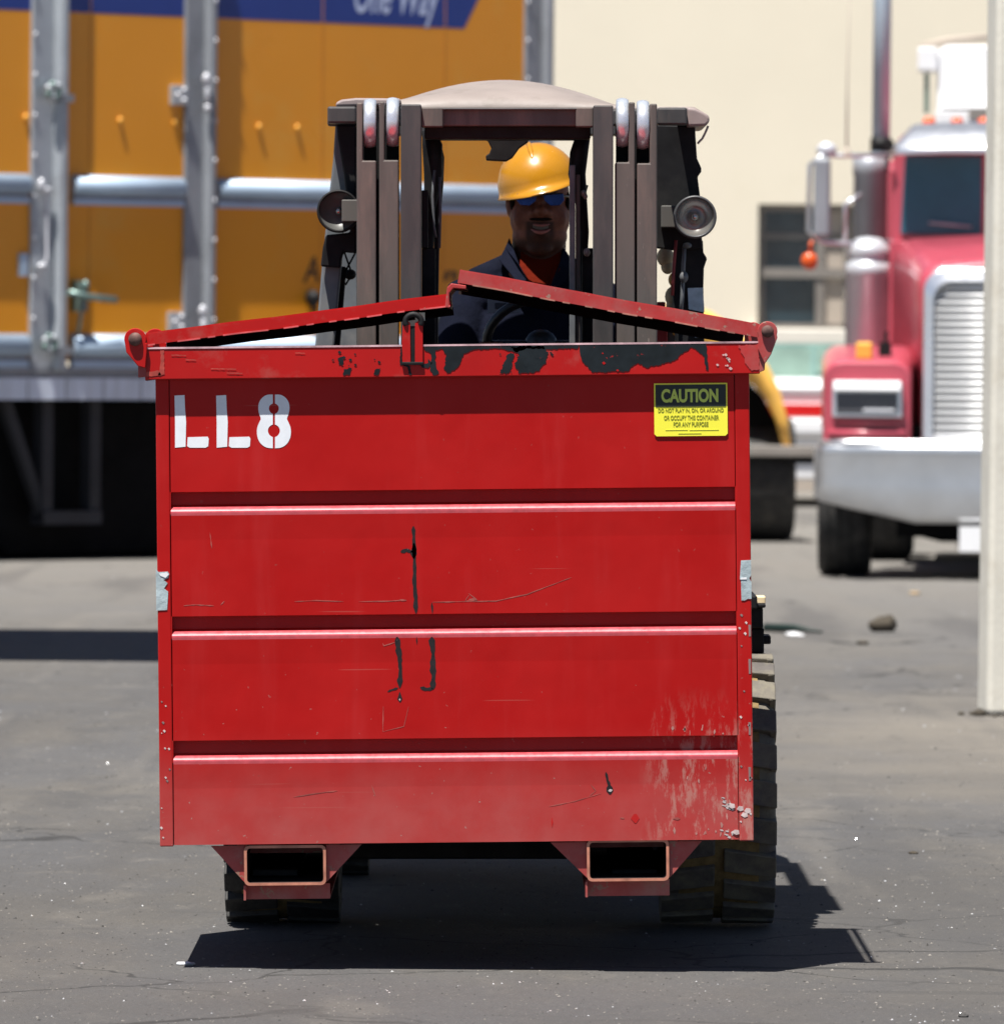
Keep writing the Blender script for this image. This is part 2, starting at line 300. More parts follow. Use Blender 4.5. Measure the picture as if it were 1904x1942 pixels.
# ---------------------------------------------------------------- mesh helpers
class MB:
    def __init__(s): s.v = []; s.f = []; s.m = []; s.s = []
    def add(s, vs, fs, m=0, smooth=False, M=None):
        o = len(s.v)
        s.v += [(M @ Vector(p)) if M else Vector(p) for p in vs]
        for f in fs: s.f.append([o+i for i in f]); s.m.append(m); s.s.append(smooth)
        return s
    def box(s, x0, x1, y0, y1, z0, z1, m=0, M=None):
        vs = [(x, y, z) for z in (z0, z1) for y in (y0, y1) for x in (x0, x1)]
        return s.add(vs, [(0, 2, 3, 1), (4, 5, 7, 6), (0, 1, 5, 4), (2, 6, 7, 3), (0, 4, 6, 2), (1, 3, 7, 5)], m, False, M)
    def prism(s, poly, d0, d1, axis='y', m=0, M=None, smooth=False):
        def q(a, b, d): return {'y': (a, d, b), 'x': (d, a, b), 'z': (a, b, d)}[axis]
        n = len(poly); vs = [q(a, b, d0) for a, b in poly]+[q(a, b, d1) for a, b in poly]
        s.add(vs, [list(range(n))[::-1], list(range(n, 2*n))], m, False, M)
        o = len(s.v)-2*n
        for i in range(n):
            j = (i+1) % n; s.f.append([o+i, o+j, o+n+j, o+n+i]); s.m.append(m); s.s.append(smooth)
        return s
    def face(s, pts, m=0, M=None): return s.add(pts, [list(range(len(pts)))], m, False, M)
    def tube(s, pts, r, seg=10, m=0, M=None, caps=True, rs=None):
        pts = [Vector(p) for p in pts]; n = len(pts); vs = []; fs = []
        up = None
        for i, p in enumerate(pts):
            t = (pts[min(i+1, n-1)]-pts[max(i-1, 0)]).normalized()
            if up is None: up = t.orthogonal().normalized()
            up = (up-t*up.dot(t)).normalized(); w = t.cross(up)
            rr = rs[i] if rs else r
            for k in range(seg):
                a = 2*math.pi*k/seg; vs.append(p+(up*math.cos(a)+w*math.sin(a))*rr)
        for i in range(n-1):
            for k in range(seg):
                k2 = (k+1) % seg; fs.append((i*seg+k, i*seg+k2, (i+1)*seg+k2, (i+1)*seg+k))
        s.add(vs, fs, m, True, M)
        if caps: s.add(vs[:seg], [list(range(seg))[::-1]], m, False, M); s.add(vs[-seg:], [list(range(seg))], m, False, M)
        return s
    def cyl(s, p0, p1, r, r1=None, seg=24, m=0, M=None, caps=True):
        return s.tube([p0, p1], r, seg, m, M, caps, [r, r if r1 is None else r1])
    def lathe(s, prof, c=(0, 0, 0), axis='z', seg=32, m=0, M=None, smooth=True):
        c = Vector(c); vs = []; fs = []; n = len(prof)
        for k in range(seg):
            a = 2*math.pi*k/seg
            for r, h in prof:
                x, y = r*math.cos(a), r*math.sin(a)
                vs.append(c+Vector({'z': (x, y, h), 'x': (h, x, y), 'y': (x, h, y)}[axis]))
        for k in range(seg):
            k2 = (k+1) % seg
            for i in range(n-1): fs.append((k*n+i, k2*n+i, k2*n+i+1, k*n+i+1))
        return s.add(vs, fs, m, smooth, M)
    def ell(s, c, r, seg=20, rings=12, m=0, M=None):
        vs = []; fs = []; c = Vector(c)
        for i in range(rings+1):
            th = math.pi*i/rings
            for k in range(seg):
                a = 2*math.pi*k/seg
                vs.append(c+Vector((r[0]*math.sin(th)*math.cos(a), r[1]*math.sin(th)*math.sin(a), r[2]*math.cos(th))))
        for i in range(rings):
            for k in range(seg):
                k2 = (k+1) % seg; fs.append((i*seg+k, (i+1)*seg+k, (i+1)*seg+k2, i*seg+k2))
        return s.add(vs, fs, m, True, M)
    def sheet(s, pts, M=None, m=0, smooth=True):
        """grid of points: rows of equal length"""
        h, w = len(pts), len(pts[0]); vs = [p for r in pts for p in r]
        return s.add(vs, [(i*w+j, i*w+j+1, (i+1)*w+j+1, (i+1)*w+j) for i in range(h-1) for j in range(w-1)], m, smooth, M)
    def build(s, name, mats, parent=None, bevel=0., seg=2, remesh=0., solid=0., sub=0, smoothmod=0):
        me = bpy.data.meshes.new(name); me.from_pydata([tuple(p) for p in s.v], [], s.f)
        if not isinstance(mats, (list, tuple)): mats = [mats]
        for mm in mats: me.materials.append(mm)
        for p, mi, sm in zip(me.polygons, s.m, s.s): p.material_index = mi; p.use_smooth = sm
        bm = bmesh.new(); bm.from_mesh(me); bmesh.ops.remove_doubles(bm, verts=bm.verts, dist=1e-5)
        bmesh.ops.recalc_face_normals(bm, faces=bm.faces); bm.to_mesh(me); bm.free(); me.update()
        o = bpy.data.objects.new(name, me); COL.objects.link(o)
        if parent: o.parent = parent
        if remesh:
            k = o.modifiers.new("fuse", 'REMESH'); k.mode = 'VOXEL'; k.voxel_size = remesh; k.use_smooth_shade = True
        if smoothmod:
            k = o.modifiers.new("soften", 'SMOOTH'); k.factor = .5; k.iterations = smoothmod
        if solid:
            k = o.modifiers.new("thickness", 'SOLIDIFY'); k.thickness = solid; k.offset = 0
        if bevel:
            k = o.modifiers.new("edges", 'BEVEL'); k.width = bevel; k.segments = seg; k.limit_method = 'ANGLE'; k.angle_limit = R(35)
            k.harden_normals = False
        if sub:
            k = o.modifiers.new("round", 'SUBSURF'); k.levels = sub; k.render_levels = sub
        return o

def thing(name, label, cat, loc=(0, 0, 0), rot=(0, 0, 0), group=None):
    o = bpy.data.objects.new(name, None); COL.objects.link(o)
    o.location = loc; o.rotation_euler = rot; o['label'] = label; o['category'] = cat
    if group: o['group'] = group
    return o
def tag(o, label, cat, group=None):
    o['label'] = label; o['category'] = cat
    if group: o['group'] = group
    return o
def inv(o):
    """world -> local matrix of a top-level thing"""
    return (Matrix.Translation(o.location) @ o.rotation_euler.to_matrix().to_4x4()).inverted()
def text_mesh(body, size, bold=0., shear=0., extr=0., sx=1., space=1.):
    cu = bpy.data.curves.new("letters", 'FONT'); cu.body = body; cu.size = size; cu.offset = bold; cu.shear = shear
    cu.extrude = extr; cu.align_x = 'CENTER'; cu.align_y = 'CENTER'; cu.space_character = space
    o = bpy.data.objects.new("letters", cu); COL.objects.link(o)
    dg = bpy.context.evaluated_depsgraph_get(); me = bpy.data.meshes.new_from_object(o.evaluated_get(dg))
    bpy.data.objects.remove(o); bpy.data.curves.remove(cu)
    out = MB(); out.add([(v.co.x*sx, v.co.y, v.co.z) for v in me.vertices], [list(p.vertices) for p in me.polygons])
    bpy.data.meshes.remove(me); return out
def merge(dst, src, M, m=0):
    o = len(dst.v); dst.v += [M @ p for p in src.v]
    for f in src.f: dst.f.append([o+i for i in f]); dst.m.append(m); dst.s.append(False)

# ================================================================= SETTING
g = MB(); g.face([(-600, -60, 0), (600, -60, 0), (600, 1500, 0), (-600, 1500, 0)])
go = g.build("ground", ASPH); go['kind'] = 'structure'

# ---- cream warehouse
YW = 88.
wh = thing("warehouse", "cream stucco warehouse with one dark window, behind the trucks", "building", (0, YW, 0))
IW = inv(wh)
def wl(px, py): p = IW @ P(px, py, YW); return p.x, p.z
w0, wz1 = wl(1438, 386); w1, wz0 = wl(1618, 624)
b = MB(); b.box(-40, w0, 0, 14, 0, 11); b.box(w1, 60, 0, 14, 0, 11); b.box(w0, w1, 0, 14, 0, wz0); b.box(w0, w1, 0, 14, wz1, 11)
b.box(w0, w1, .45, 14, wz0, wz1)
b.build("wall", CREAM, wh)
wf = MB(); t = .11
wf.box(w0, w0+t*.7, .12, .22, wz0, wz1); wf.box(w1-t, w1, .12, .22, wz0, wz1)
wf.box(w0, w1, .10, .22, wz1-.08, wz1); wf.box(w0, w1, .12, .22, wz0, wz0+.06)
zm = wl(1500, 516)[1]; wf.box(w0, w1, .09, .23, zm-.06, zm+.05); zq = wl(1500, 448)[1]; wf.box(w0, w1, .13, .2, zq-.03, zq+.03)
xm = wl(1556, 500)[0]; wf.box(xm-.05, xm+.05, .11, .22, wz0, wz1)
win = wf.build("window", WINF, wh)
pn = MB(); pn.box(w0+.02, xm, .20, .24, wz0, wz1); pn.build("pane", WING, win)
bd = MB(); bd.box(xm+.05, w1-t, .16, .24, wz0, wz1); bd.build("board", BEIGE, win)
sl_ = MB(); a_, z_ = wl(1432, 652); sl_.box(w0-.15, w1+.15, -.14, .1, z_, wz0); sl_.build("sill", SILL, win, bevel=.02)
b = MB(); b.box(-40, 60, -.2, 14.2, 11, 11.4); b.build("parapet", SILL, wh)
b = MB(); b.box(-40, 60, -.05, 0, 0, .35); b.build("plinth", BEIGE, wh)

# ---- whitewashed column near the right edge
cp = P(1862, 1345, F*HC/(1345-YH+1)); 
ybase = 35.9
cx_ = P(1866, 1340, ybase).x
c = MB(); c.box(-.17, .17, -.17, .17, 0, 7.5)
co = c.build("concrete_column", WCONC, None, bevel=.025); co.location = (cx_+.17, ybase+.17, 0); co.rotation_euler = (0, R(.35), R(4))
tag(co, "whitewashed square concrete column at the edge of the yard", "column")
c = MB()
for i in range(9):
    a = random.uniform(-2.9, -1.0); d = random.uniform(.18, .34); s = random.uniform(.006, .022)
    c.ell((math.cos(a)*d+.03, math.sin(a)*d, s*.5), (s*1.5, s*1.2, s), 8, 5)
rb = c.build("rubble", STONE, None); rb.location = (cx_+.17, ybase+.17, 0); rb['kind'] = 'stuff'; rb['label'] = 'dark crumbled rubble at the foot of the white column'

# ---- unseen canopy, added and shaped to cast the shadow across the left yard
cn = thing("shadow_canopy", "unseen canopy on posts, added beside the yard to cast a broad shadow", "canopy", (-2.45, 41.6, 0))
b = MB(); b.box(-9, 0, -2.05, 2.3, 5.3, 5.42); b.build("roof", CAN, cn)
for px_ in (-8.5, -1.5):
    for py_ in (-1.8, 2.0):
        b = MB(); b.box(px_-.06, px_+.06, py_-.06, py_+.06, 0, 5.3); b.build("post", STEEL_GR, cn)

# ================================================================= ORANGE BOX TRAILER
TH = math.atan(.86)
Yt = 60.0
p0 = P(372, 637, Yt)
tr = thing("box_trailer", "orange box trailer with silver posts, rails and a blue band lettered One Way", "trailer", (p0.x, Yt, 0), (0, 0, TH))
IT = inv(tr); ct, st_ = math.cos(TH), math.sin(TH)
def tl(px, py, off=0.):
    """point on the trailer's side plane (local y = off) seen at px, py"""
    # ray from camera
    q = P(px, py, 1.0); d = q-Vector((0, 0, HC)); o = Vector((0, 0, HC))
    o2 = IT @ o; d2 = IT.to_3x3() @ d
    k = (off-o2.y)/d2.y; r = o2+d2*k; return r.x, r.z
XL, XR = -9.5, tl(1030, 300)[0]
Zr1a, Zr1b = tl(200, 333)[1], tl(200, 389)[1]
Zr2a, Zr2b = tl(200, 634)[1], tl(200, 672)[1]
Zsk, Zbot = tl(200, 702)[1], tl(200, 758)[1]
Zblue = tl(200, 25)[1]
ZT = 5.1
b = MB(); b.box(XL, XR, .0, 2.5, Zr2b-.05, ZT); pa = b.build("side_panel", ORANGE, tr, bevel=.02)
# panel seams
for sx in (tl(610, 300)[0], tl(842, 300)[0], tl(-60, 300)[0], tl(170, 300)[0]): b = MB(); b.box(sx-.005, sx+.005, -.003, .003, Zr2a, ZT-.1); b.build("seam", mat("seam_brown", (.55, .21, .02), .5), tr)
# blue band
ba, bz = tl(880, 56); bc_, bz2 = tl(906, 2)
b = MB(); hgt = ZT-.25-Zblue; b.prism([(XL+.1, Zblue), (ba, Zblue), (ba+(bc_-ba)/(bz2-bz)*hgt, ZT-.25), (XL+.1, ZT-.25)], -.0015, .004)
band = b.build("blue_band", BLUE, tr)
ta, tz = tl(672, 25); tb, _ = tl(822, 25); zb_ = tl(745, 35)[1]
tx = text_mesh("One Way", .44, bold=.006, shear=.32, extr=.0004)
wv = max(v.x for v in tx.v)-min(v.x for v in tx.v); k = (tb-ta+.06)/wv
base = -min(v.y for v in text_mesh("One", .62, bold=.022, shear=.32).v)
top = max(v.y for v in tx.v); desc = min(v.y for v in tx.v)
M_ = Matrix.Translation(((ta+tb)/2, -.0024, tl(745, 32)[1]+.44*.36)) @ Matrix.Rotation(math.pi/2, 4, 'X') @ Matrix.Diagonal((k, .95, 1, 1))
t_ = MB(); merge(t_, tx, M_); t_.build("lettering", TXTW, band)
# partly hidden black lettering lower down
for word, pa_, pb_, py_, hh in (("A", 574, 606, 513, .20), ("x", 640, 672, 520, .14), ("n", 838, 866, 520, .11)):
    la, lz = tl(pa_, py_); lb, _ = tl(pb_, py_)
    q = text_mesh(word, hh*1.4, bold=.006, shear=.2, extr=.0004); wq = max(v.x for v in q.v)-min(v.x for v in q.v)
    t_ = MB(); merge(t_, q, Matrix.Translation(((la+lb)/2, -.0012, lz)) @ Matrix.Rotation(math.pi/2, 4, 'X') @ Matrix.Diagonal(((lb-la)/wq, 1, 1, 1)))
    t_.build("black_letter", LOGO, tr)
# rails: rounded top roll with grey underside lip
def rail(z1, z0, name, x0, x1):
    b = MB(); h = z1-z0; pr = [(.0, z0+h*.34), (-.055, z0+h*.36), (-.085, z0+h*.52), (-.088, z0+h*.70), (-.06, z0+h*.90), (-.02, z0+h), (0, z0+h)]
    b.prism(pr, x0, x1, 'x', 0, smooth=True)
    b.box(x0, x1, -.035, 0, z0+h*.20, z0+h*.345, 1); b.box(x0, x1, -.05, 0, z0, z0+h*.20, 2)
    return b.build(name, [ALU_L, ALU_D, ALU_L], tr)
pp = [tl(85, 300)[0], tl(371, 300)[0], tl(1012, 300)[0]]
pw = [.145, .125, .12]
segs = [(XL, pp[0]-pw[0]-.03), (pp[0]+pw[0]+.10, pp[1]-pw[1]-.02), (pp[1]+pw[1]+.06, pp[2]-pw[2])]
for a, c2 in segs: rail(Zr1a, Zr1b, "rail", a, c2)
for a, c2 in segs: rail(Zr2a, Zsk+.02, "rail", a, c2)
SKM = mat("skirt_aluminium", (.62, .67, .78), .5, .1, var=.12, scale=4, stretch=(3, 1, .3), dirt=(.45, .48, .52), dirt_amt=.3)
b = MB(); b.box(XL, XR, -.04, .02, Zbot, Zsk-.06, 0); b.box(XL, XR, -.02, .02, Zsk-.06, Zsk+.03, 1)
for i in range(36):
    x = XL+.3+i*.36; b.box(x-.006, x+.006, -.042, -.04, Zbot, Zsk-.07, 1)
b.box(XL, XR, -.045, .0, Zsk-.02, Zsk+.025, 1)
b.build("skirt", [SKM, ALU_D], tr)
b = MB(); b.box(XL, XR, -.03, 2.53, ZT, ZT+.12); b.build("roof_rail", ALU, tr)
# posts with rivets
for i, (x, w) in enumerate(zip(pp, pw)):
    zb0 = Zsk-.02 if i < 2 else Zbot
    b = MB(); b.box(x-w, x+w*.35, -.035, .0, zb0, ZT); b.prism([(x+w*.35, 0), (x+w*.35, -.06), (x+w*.62, -.10), (x+w, -.10), (x+w, 0)], zb0+.02, ZT, 'z', 1)
    po = b.build("post", [ALU_D if i else ALU, ALU if i == 0 else ALU_D], tr, bevel=.006)
    z = zb0+.1
    sx = x-w+.02 if i != 1 else x+w-.015
    while z < ZT:
        r_ = MB(); r_.ell((sx, -.04 if i != 1 else -.103, z), (.013, .013, .021), 8, 5); r_.build("rivet", RIVET, po); z += .305
# lamps / amber studs with their shadows
for px_, py_ in ((48, 222), (227, 228), (331, 232), (400, 238), (490, 240), (563, 242)):
    x, z = tl(px_, py_); b = MB(); b.ell((x, -.010, z), (.021, .016, .027), 10, 6); b.build("marker_stud", AMBER, tr)
# hinges, latches and lock rods
def bolts(pts, r=.022, y=-.07):
    b = MB()
    for x, z in pts: b.ell((x, y, z), (r, r, r), 8, 5)
    return b
for (px_, py_) in ((335, 180), (330, 610)):
    x, z = tl(px_, py_); b = MB(); b.box(x-.07, x+.08, -.04, 0, z-.075, z+.075)
    h = b.build("hinge_plate", ALU, tr, bevel=.004)
    bolts([(x-.04, z+.0), (x+.02, z+.04), (x+.02, z-.04)]).build("hinge_bolt", RIVET, h)
for pts in (((373, 150), (374, 180), (375, 205)), ((366, 590), (366, 625), (367, 650))):
    b = MB(); q = [tl(*p) for p in pts]; b.tube([(q[0][0], -.12, q[0][1]), (q[1][0], -.125, q[1][1]), (q[2][0], -.12, q[2][1])], .018, 8)
    b.ell((q[0][0], -.12, q[0][1]), (.035, .03, .05), 10, 6); b.ell((q[2][0], -.12, q[2][1]), (.03, .03, .035), 10, 6)
    b.build("latch_rod", RIVET, tr)
q = [tl(*p) for p in ((62, 345), (66, 352), (76, 360), (78, 420), (78, 490), (68, 505), (62, 525))]
b = MB(); b.tube([(x, -.075, z) for x, z in q], .012, 8); b.ell((q[1][0], -.08, q[1][1]), (.03, .03, .06), 10, 6); b.ell((q[2][0], -.08, q[2][1]), (.045, .03, .025), 10, 6); b.ell((q[5][0], -.08, q[5][1]), (.045, .03, .03), 10, 6)
b.build("lock_rod", RIVET, tr)
x, z = tl(42, 503); b = MB(); b.box(x-.04, x+.035, -.03, 0, z-.08, z+.09); b.build("small_plate", ALU_L, tr)
for (px_, py_, pn_) in ((85, 172, 120), (78, 650, 118)):
    x, z = tl(px_, py_); x2, z2 = tl(pn_, py_+14); b = MB()
    for k in range(7):
        a = k*.9; b.ell((x+.05*math.cos(a), -.11, z+.05*math.sin(a)), (.03, .03, .028), 8, 5, m=k % 2)
    b.box(x, x2+.02, -.11, -.05, z2-.03, z2+.03, 2)
    b.build("post_clamp", [BGREEN, ALU, ALU_D], tr)
x, z = tl(140, 562); x2, z2 = tl(200, 568)
b = MB(); b.box(x-.03, x+.03, -.13, 0, tl(140, 590)[1], tl(140, 532)[1]); b.tube([(tl(112, 555)[0], -.12, z+.03), (x, -.15, z), (x2, -.13, z2)], .026, 10)
b.ell((x+.01, -.13, tl(140, 540)[1]), (.03, .03, .04), 8, 5); b.tube([(x, -.1, z), (x-.01, -.1, tl(138, 600)[1]), (x-.02, -.08, tl(136, 632)[1])], .014, 8)
b.build("door_handle", BGREEN, tr)
x, z = tl(586, 565); b = MB(); b.ell((x, -.05, z), (.055, .07, .065), 12, 8); b.cyl((x+.05, -.03, z-.1), (x, -.02, z-.02), .02); b.build("lock_knob", BLACKM, tr)
# undercarriage
b = MB(); b.box(XL, XR, .1, 2.45, Zbot+.02, Zsk); b.build("chassis", SHBLK, tr)
xb0 = tl(50, 1000)[0]
b = MB(); b.prism([(xb0+.10, .03), (xb0+.03, .1), (xb0-.02, .3), (xb0-.02, Zbot), (XR-.1, Zbot), (XR-.1, .03)], .35, 2.3)
b.build("underside_dark_block", SHBLK, tr, bevel=.03)  # black block added to fill the dark space under the trailer
b = MB(); b.box(XL, xb0-.05, .9, 2.3, .55, Zbot); b.box(XL, xb0-.05, .95, 1.1, .06, .52, 1)
b.build("underside_dark_box", [SHBLK, DARKG], tr)  # second added box continues the dark fill, with a dark green band
x1_, zt_ = tl(97, 770); x2_, zz_ = tl(190, 990); zlow = tl(140, 990)[1]
b = MB(); b.box(x1_, x1_+.10, .1, .22, zlow, Zbot); b.box(x2_-.02, x2_+.08, .1, .22, zlow, Zbot); b.box(x1_, x2_+.08, .08, .24, zlow-.02, zlow+.08)
b.prism([(x1_, zlow+.05), (x1_+.08, zlow+.05), (x1_-.28, Zbot), (x1_-.38, Zbot)], .12, .2)
b.build("landing_gear", SHGR, tr)
b0 = MB(); b0.lathe([(.0, -.14), (.3, -.14), (.49, -.12), (.5, -.05), (.5, .05), (.49, .12), (.3, .14), (0, .14)], (0, 0, 0), 'y', 32)
whl = b0.build("wheel", RUBBER, tr)
whl.location = (-7.6, .55, .5)
for xx, yy in ((-8.8, .55), (-7.6, 2.0), (-8.8, 2.0)):
    k = whl.copy(); COL.objects.link(k); k.parent = tr; k.location = (xx, yy, .5)

# ================================================================= RED SEMI TRUCK
YB = 56.0
tp = P(1866, 846, YB)
tk = thing("semi_truck", "shiny red conventional semi truck with chrome grille and bumper, facing the camera", "truck", (tp.x, YB, 0), (0, 0, R(-3.5)))
IK = inv(tk)
def kl(px, py, dy=0.): p = IK @ P(px, py, YB+dy); return p.x, p.z
def X(px, dy=0.): return kl(px, 700, dy)[0]
def Z(py, dy=0.): return kl(1750, py, dy)[1]
# bumper, wrapped back at its ends
zt, zb = Z(846), Z(992); xo = X(1545)
prof = []
b = MB(); rows = []
for zf in (0, .03, .10, .5, .9, 1):
    z = zt+(zb-zt)*zf; bulge = -.05*math.sin(math.pi*min(1, zf*1.0))-(.03 if 0 < zf < .1 else 0)
    row = []
    for xf, yy in ((-1.0, .35), (-.985, .14), (-.93, .05), (-.8, .01), (-.4, -.01), (0, -.015), (.4, -.01), (.8, .01), (.93, .05), (.985, .14), (1.0, .35)):
        zz = z
        if zf > .5: zz = z+(abs(xf) > .45)*(abs(xf)-.45)/.55*(zt-zb)*.30*(zf-.5)/.5*1.0
        row.append((xf*-xo*1.0, yy+bulge, zz))
    rows.append(row)
b.sheet(rows); b.build("bumper", CHROME_B, tk, solid=.02)
b = MB(); b.tube([(xo*.97, .06, zt+.012), (xo*.8, -.015, zt+.02), (0, -.03, zt+.02), (-xo*.8, -.015, zt+.02), (-xo*.97, .06, zt+.012)], .024, 10)
b.build("bumper_lip", CHROME, tk)
for sx in (1, -1):
    for dx_ in (.42, .62):
        b = MB(); b.ell((sx*dx_*-1 if sx < 0 else dx_, -.07, (zt+zb)/2-.08), (.02, .02, .02), 10, 6); b.build("bumper_bolt", CHROME_B, tk)
b = MB(); b.box(-.17, .17, -.06, -.04, zb-.20, zb-.02); b.build("number_plate", WHITEV, tk)
# grille surround (rounded top), opening, horizontal bars
gx = abs(X(1750)); gz1, gz0 = Z(508), Z(846)
def arch(x, z0, z1, r, n=8):
    pts = [(-x, z0), (x, z0)]
    for i in range(n+1):
        a = math.pi/2*i/n; pts.append((x-r+r*math.cos(a), z1-r+r*math.sin(a)))
    for i in range(n+1):
        a = math.pi/2+math.pi/2*i/n; pts.append((-x+r+r*math.cos(a), z1-r+r*math.sin(a)))
    return pts
o_, i_ = arch(gx, gz0, gz1, .17), arch(gx-.075, gz0+.06, gz1-.10, .13)
b = MB(); n = len(o_); vs = [(x, .06, z) for x, z in o_]+[(x, .02, z) for x, z in i_]+[(x, .30, z) for x, z in o_]+[(x, .12, z) for x, z in i_]
fs = []
for i in range(n):
    j = (i+1) % n; fs += [(i, j, n+j, n+i), (i, j, 2*n+j, 2*n+i), (n+i, n+j, 3*n+j, 3*n+i)]
b.add(vs, fs); b.build("grille_surround", CHROME, tk, bevel=.012)
b = MB(); b.prism(i_, .12, .14); bk = b.build("grille", mat("grille_backing", (.55, .56, .57), .6), tk)
b = MB(); nb = 21
for i in range(nb):
    z = gz0+.09+(gz1-.13-gz0-.09)*i/(nb-1); xx = gx-.09 if i < nb-2 else gx-.14
    b.prism([(.13, z-.018), (.075, z-.022), (.045, z-.016), (.05, z-.002), (.12, z+.030)], -xx, xx, 'x', 0, smooth=True)
b.build("grille_bars", mat("polished_bar", (.93, .93, .93), .45, .25, var=.02), bk)
# hood: lofted sections from grille back to the cowl
hw = abs(X(1692, 1.6)); hz = Z(452, 1.7)
b = MB(); rows = []
for yy, w, zt_, r in ((.30, gx-.004, gz1-.004, .16), (.6, gx+.05, gz1+.05, .17), (1.1, gx+.11, gz1+.14, .18), (1.75, hw, hz, .18)):
    row = [(-w, yy, 1.0)]
    for i in range(9):
        a = math.pi-math.pi/2*i/8; row.append((-w+r+r*math.cos(a), yy, zt_-r+r*math.sin(a)))
    row.append((0, yy, zt_+.03))
    for i in range(9):
        a = math.pi/2-math.pi/2*i/8; row.append((w-r+r*math.cos(a), yy, zt_-r+r*math.sin(a)))
    row.append((w, yy, 1.0)); rows.append(row)
b.sheet(rows); b.build("hood", TRUCKR, tk, solid=.01)
# fenders with headlight pods
fx0, fx1 = X(1563), X(1726); fz1, fz0 = Z(690), Z(839)
def fender(sg):
    b = MB(); rows = []
    for yy, grow, top in ((.06, 0., 0.), (.30, .01, .03), (.7, .03, .10), (1.1, .04, .13), (1.5, .04, .05), (1.8, .04, -.2)):
        x0, x1 = fx0-grow, fx1+grow; r = .13; z1 = fz1+top; z0 = fz0 if yy < .5 else fz0+.12
        row = [(x0, yy, z0)]
        for i in range(7):
            a = math.pi-math.pi/2*i/6; row.append((x0+r+r*math.cos(a), yy, z1-r+r*math.sin(a)))
        for i in range(7):
            a = math.pi/2-math.pi/2*i/6; row.append((x1-r+r*math.cos(a), yy, z1-r+r*math.sin(a)))
        row.append((x1, yy, z0)); rows.append([(sg*x, y, z) for x, y, z in row])
    b.sheet(rows)
    b.face([(p[0], .06, p[2]) for p in rows[0]])
    f = b.build("fender", TRUCKR, tk, bevel=.0)
    b = MB(); xa, xb, za, zb2 = X(1578), X(1711), Z(725), Z(792)
    b.prism([(sg*xa, za), (sg*xb, za), (sg*xb, zb2), (sg*xa, zb2)], .005, .07, m=0)
    b.prism([(sg*(xa+.03), za-.075), (sg*(xb-.03), za-.075), (sg*(xb-.03), zb2+.025), (sg*(xa+.03), zb2+.025)], -.004, .03, m=1)
    hl = b.build("headlight", [CHROME, mat("headlight_dark", (.10, .10, .11), .3, .3)], f, bevel=.006)
    b = MB(); b.box(min(sg*(xa+.22), sg*(xb-.05)), max(sg*(xa+.22), sg*(xb-.05)), -.03, -.003, zb2+.035, zb2+.06); b.build("lens", RIVET, hl, bevel=.006)
    b = MB(); b.prism([(-.045, za-.06), (-.03, za-.0), (.01, za+.01), (.01, za-.07)], min(sg*(xa+.01), sg*(xb-.01)), max(sg*(xa+.01), sg*(xb-.01)), 'x'); b.build("visor_strip", WHITEV, hl, bevel=.004)
    b = MB(); b.tube([(sg*(fx0+.03), .035, fz0+.06), (sg*(fx1-.03), .035, fz0+.06)], .028, 10); b.tube([(sg*(fx0+.10), .035, fz0+.14), (sg*(fx1-.08), .035, fz0+.14)], .014, 8)
    b.build("trim_roll", TRUCKR, f)
    xm, zm2 = X(1637), Z(668); b = MB(); b.box(sg*xm-.06, sg*xm+.06, .30, .40, zm2-.06, zm2+.07); b.cyl((sg*xm, .35, zm2-.12), (sg*xm, .35, zm2-.05), .03)
    b.build("turn_lamp", AMBER if sg > 0 else ORLAMP, tk, bevel=.02)
    b = MB(); xq, zq2 = X(1675), Z(660); b.box(sg*xq-.04, sg*xq+.05, .42, .5, zq2-.06, zq2+.04); b.box(sg*xq+.0, sg*xq+.03, .44, .47, zq2, zq2+.12); b.build("fender_bracket", BLACKM, tk)
fender(1); fender(-1)
# cab: body, windshield, visor, roof
cw = abs(X(1690, 1.9)); cz0 = Z(452, 1.9); cz1 = Z(240, 1.9); wzt = Z(294, 1.9)
b = MB()
b.prism(arch(cw, 1.0, cz1, .22), 1.95, 3.6); b.box(-cw-.02, cw+.02, 1.75, 2.0, 1.0, cz0-.02)
b.build("cab", TRUCKR, tk, bevel=.01)
b = MB(); gwx = cw-.06
b.prism([(-gwx, cz0+.03), (gwx, cz0+.03), (gwx-.03, wzt), (-gwx+.03, wzt)], 1.90, 1.945); ws = b.build("windshield", TRUCKG, tk, bevel=.01)
b = MB()
for a0, a1 in ((-.42, -.1), (.05, .38)): b.tube([(a0, 1.87, cz0+.12), (a1, 1.87, cz0+.09)], .012, 6)
b.build("wiper", ALU, ws)
b = MB(); b.box(-.03, .03, 1.885, 1.95, cz0+.02, wzt); b.build("windshield_post", TRUCKR, ws)
# stainless drop visor
b = MB(); rows = []
for f_, yy in ((0, 1.98), (.35, 1.82), (.75, 1.70), (1, 1.66)):
    z = cz1+.02+(wzt-.02-cz1)*f_; w = cw-.14+.14*min(1, f_*1.3)
    rows.append([(-w, yy+.05, z-.01), (-w+.05, yy, z), (-.3, yy-.02, z+.012), (.3, yy-.02, z+.012), (w-.05, yy, z), (w, yy+.05, z-.01)])
b.sheet(rows); b.build("sun_visor", CHROME, tk, solid=.012)
for px_ in (1762, 1815, 1866, 1917, 1970):
    x, z = kl(px_, 232, 2.1); b = MB(); b.lathe([(.05, 0), (.05, .05), (.035, .085), (0, .095)], (x, 2.1, cz1-.01), 'z', 12); b.cyl((x, 2.1, cz1-.02), (x, 2.1, cz1+.005), .05)
    b.build("roof_marker", ORLAMP, tk)
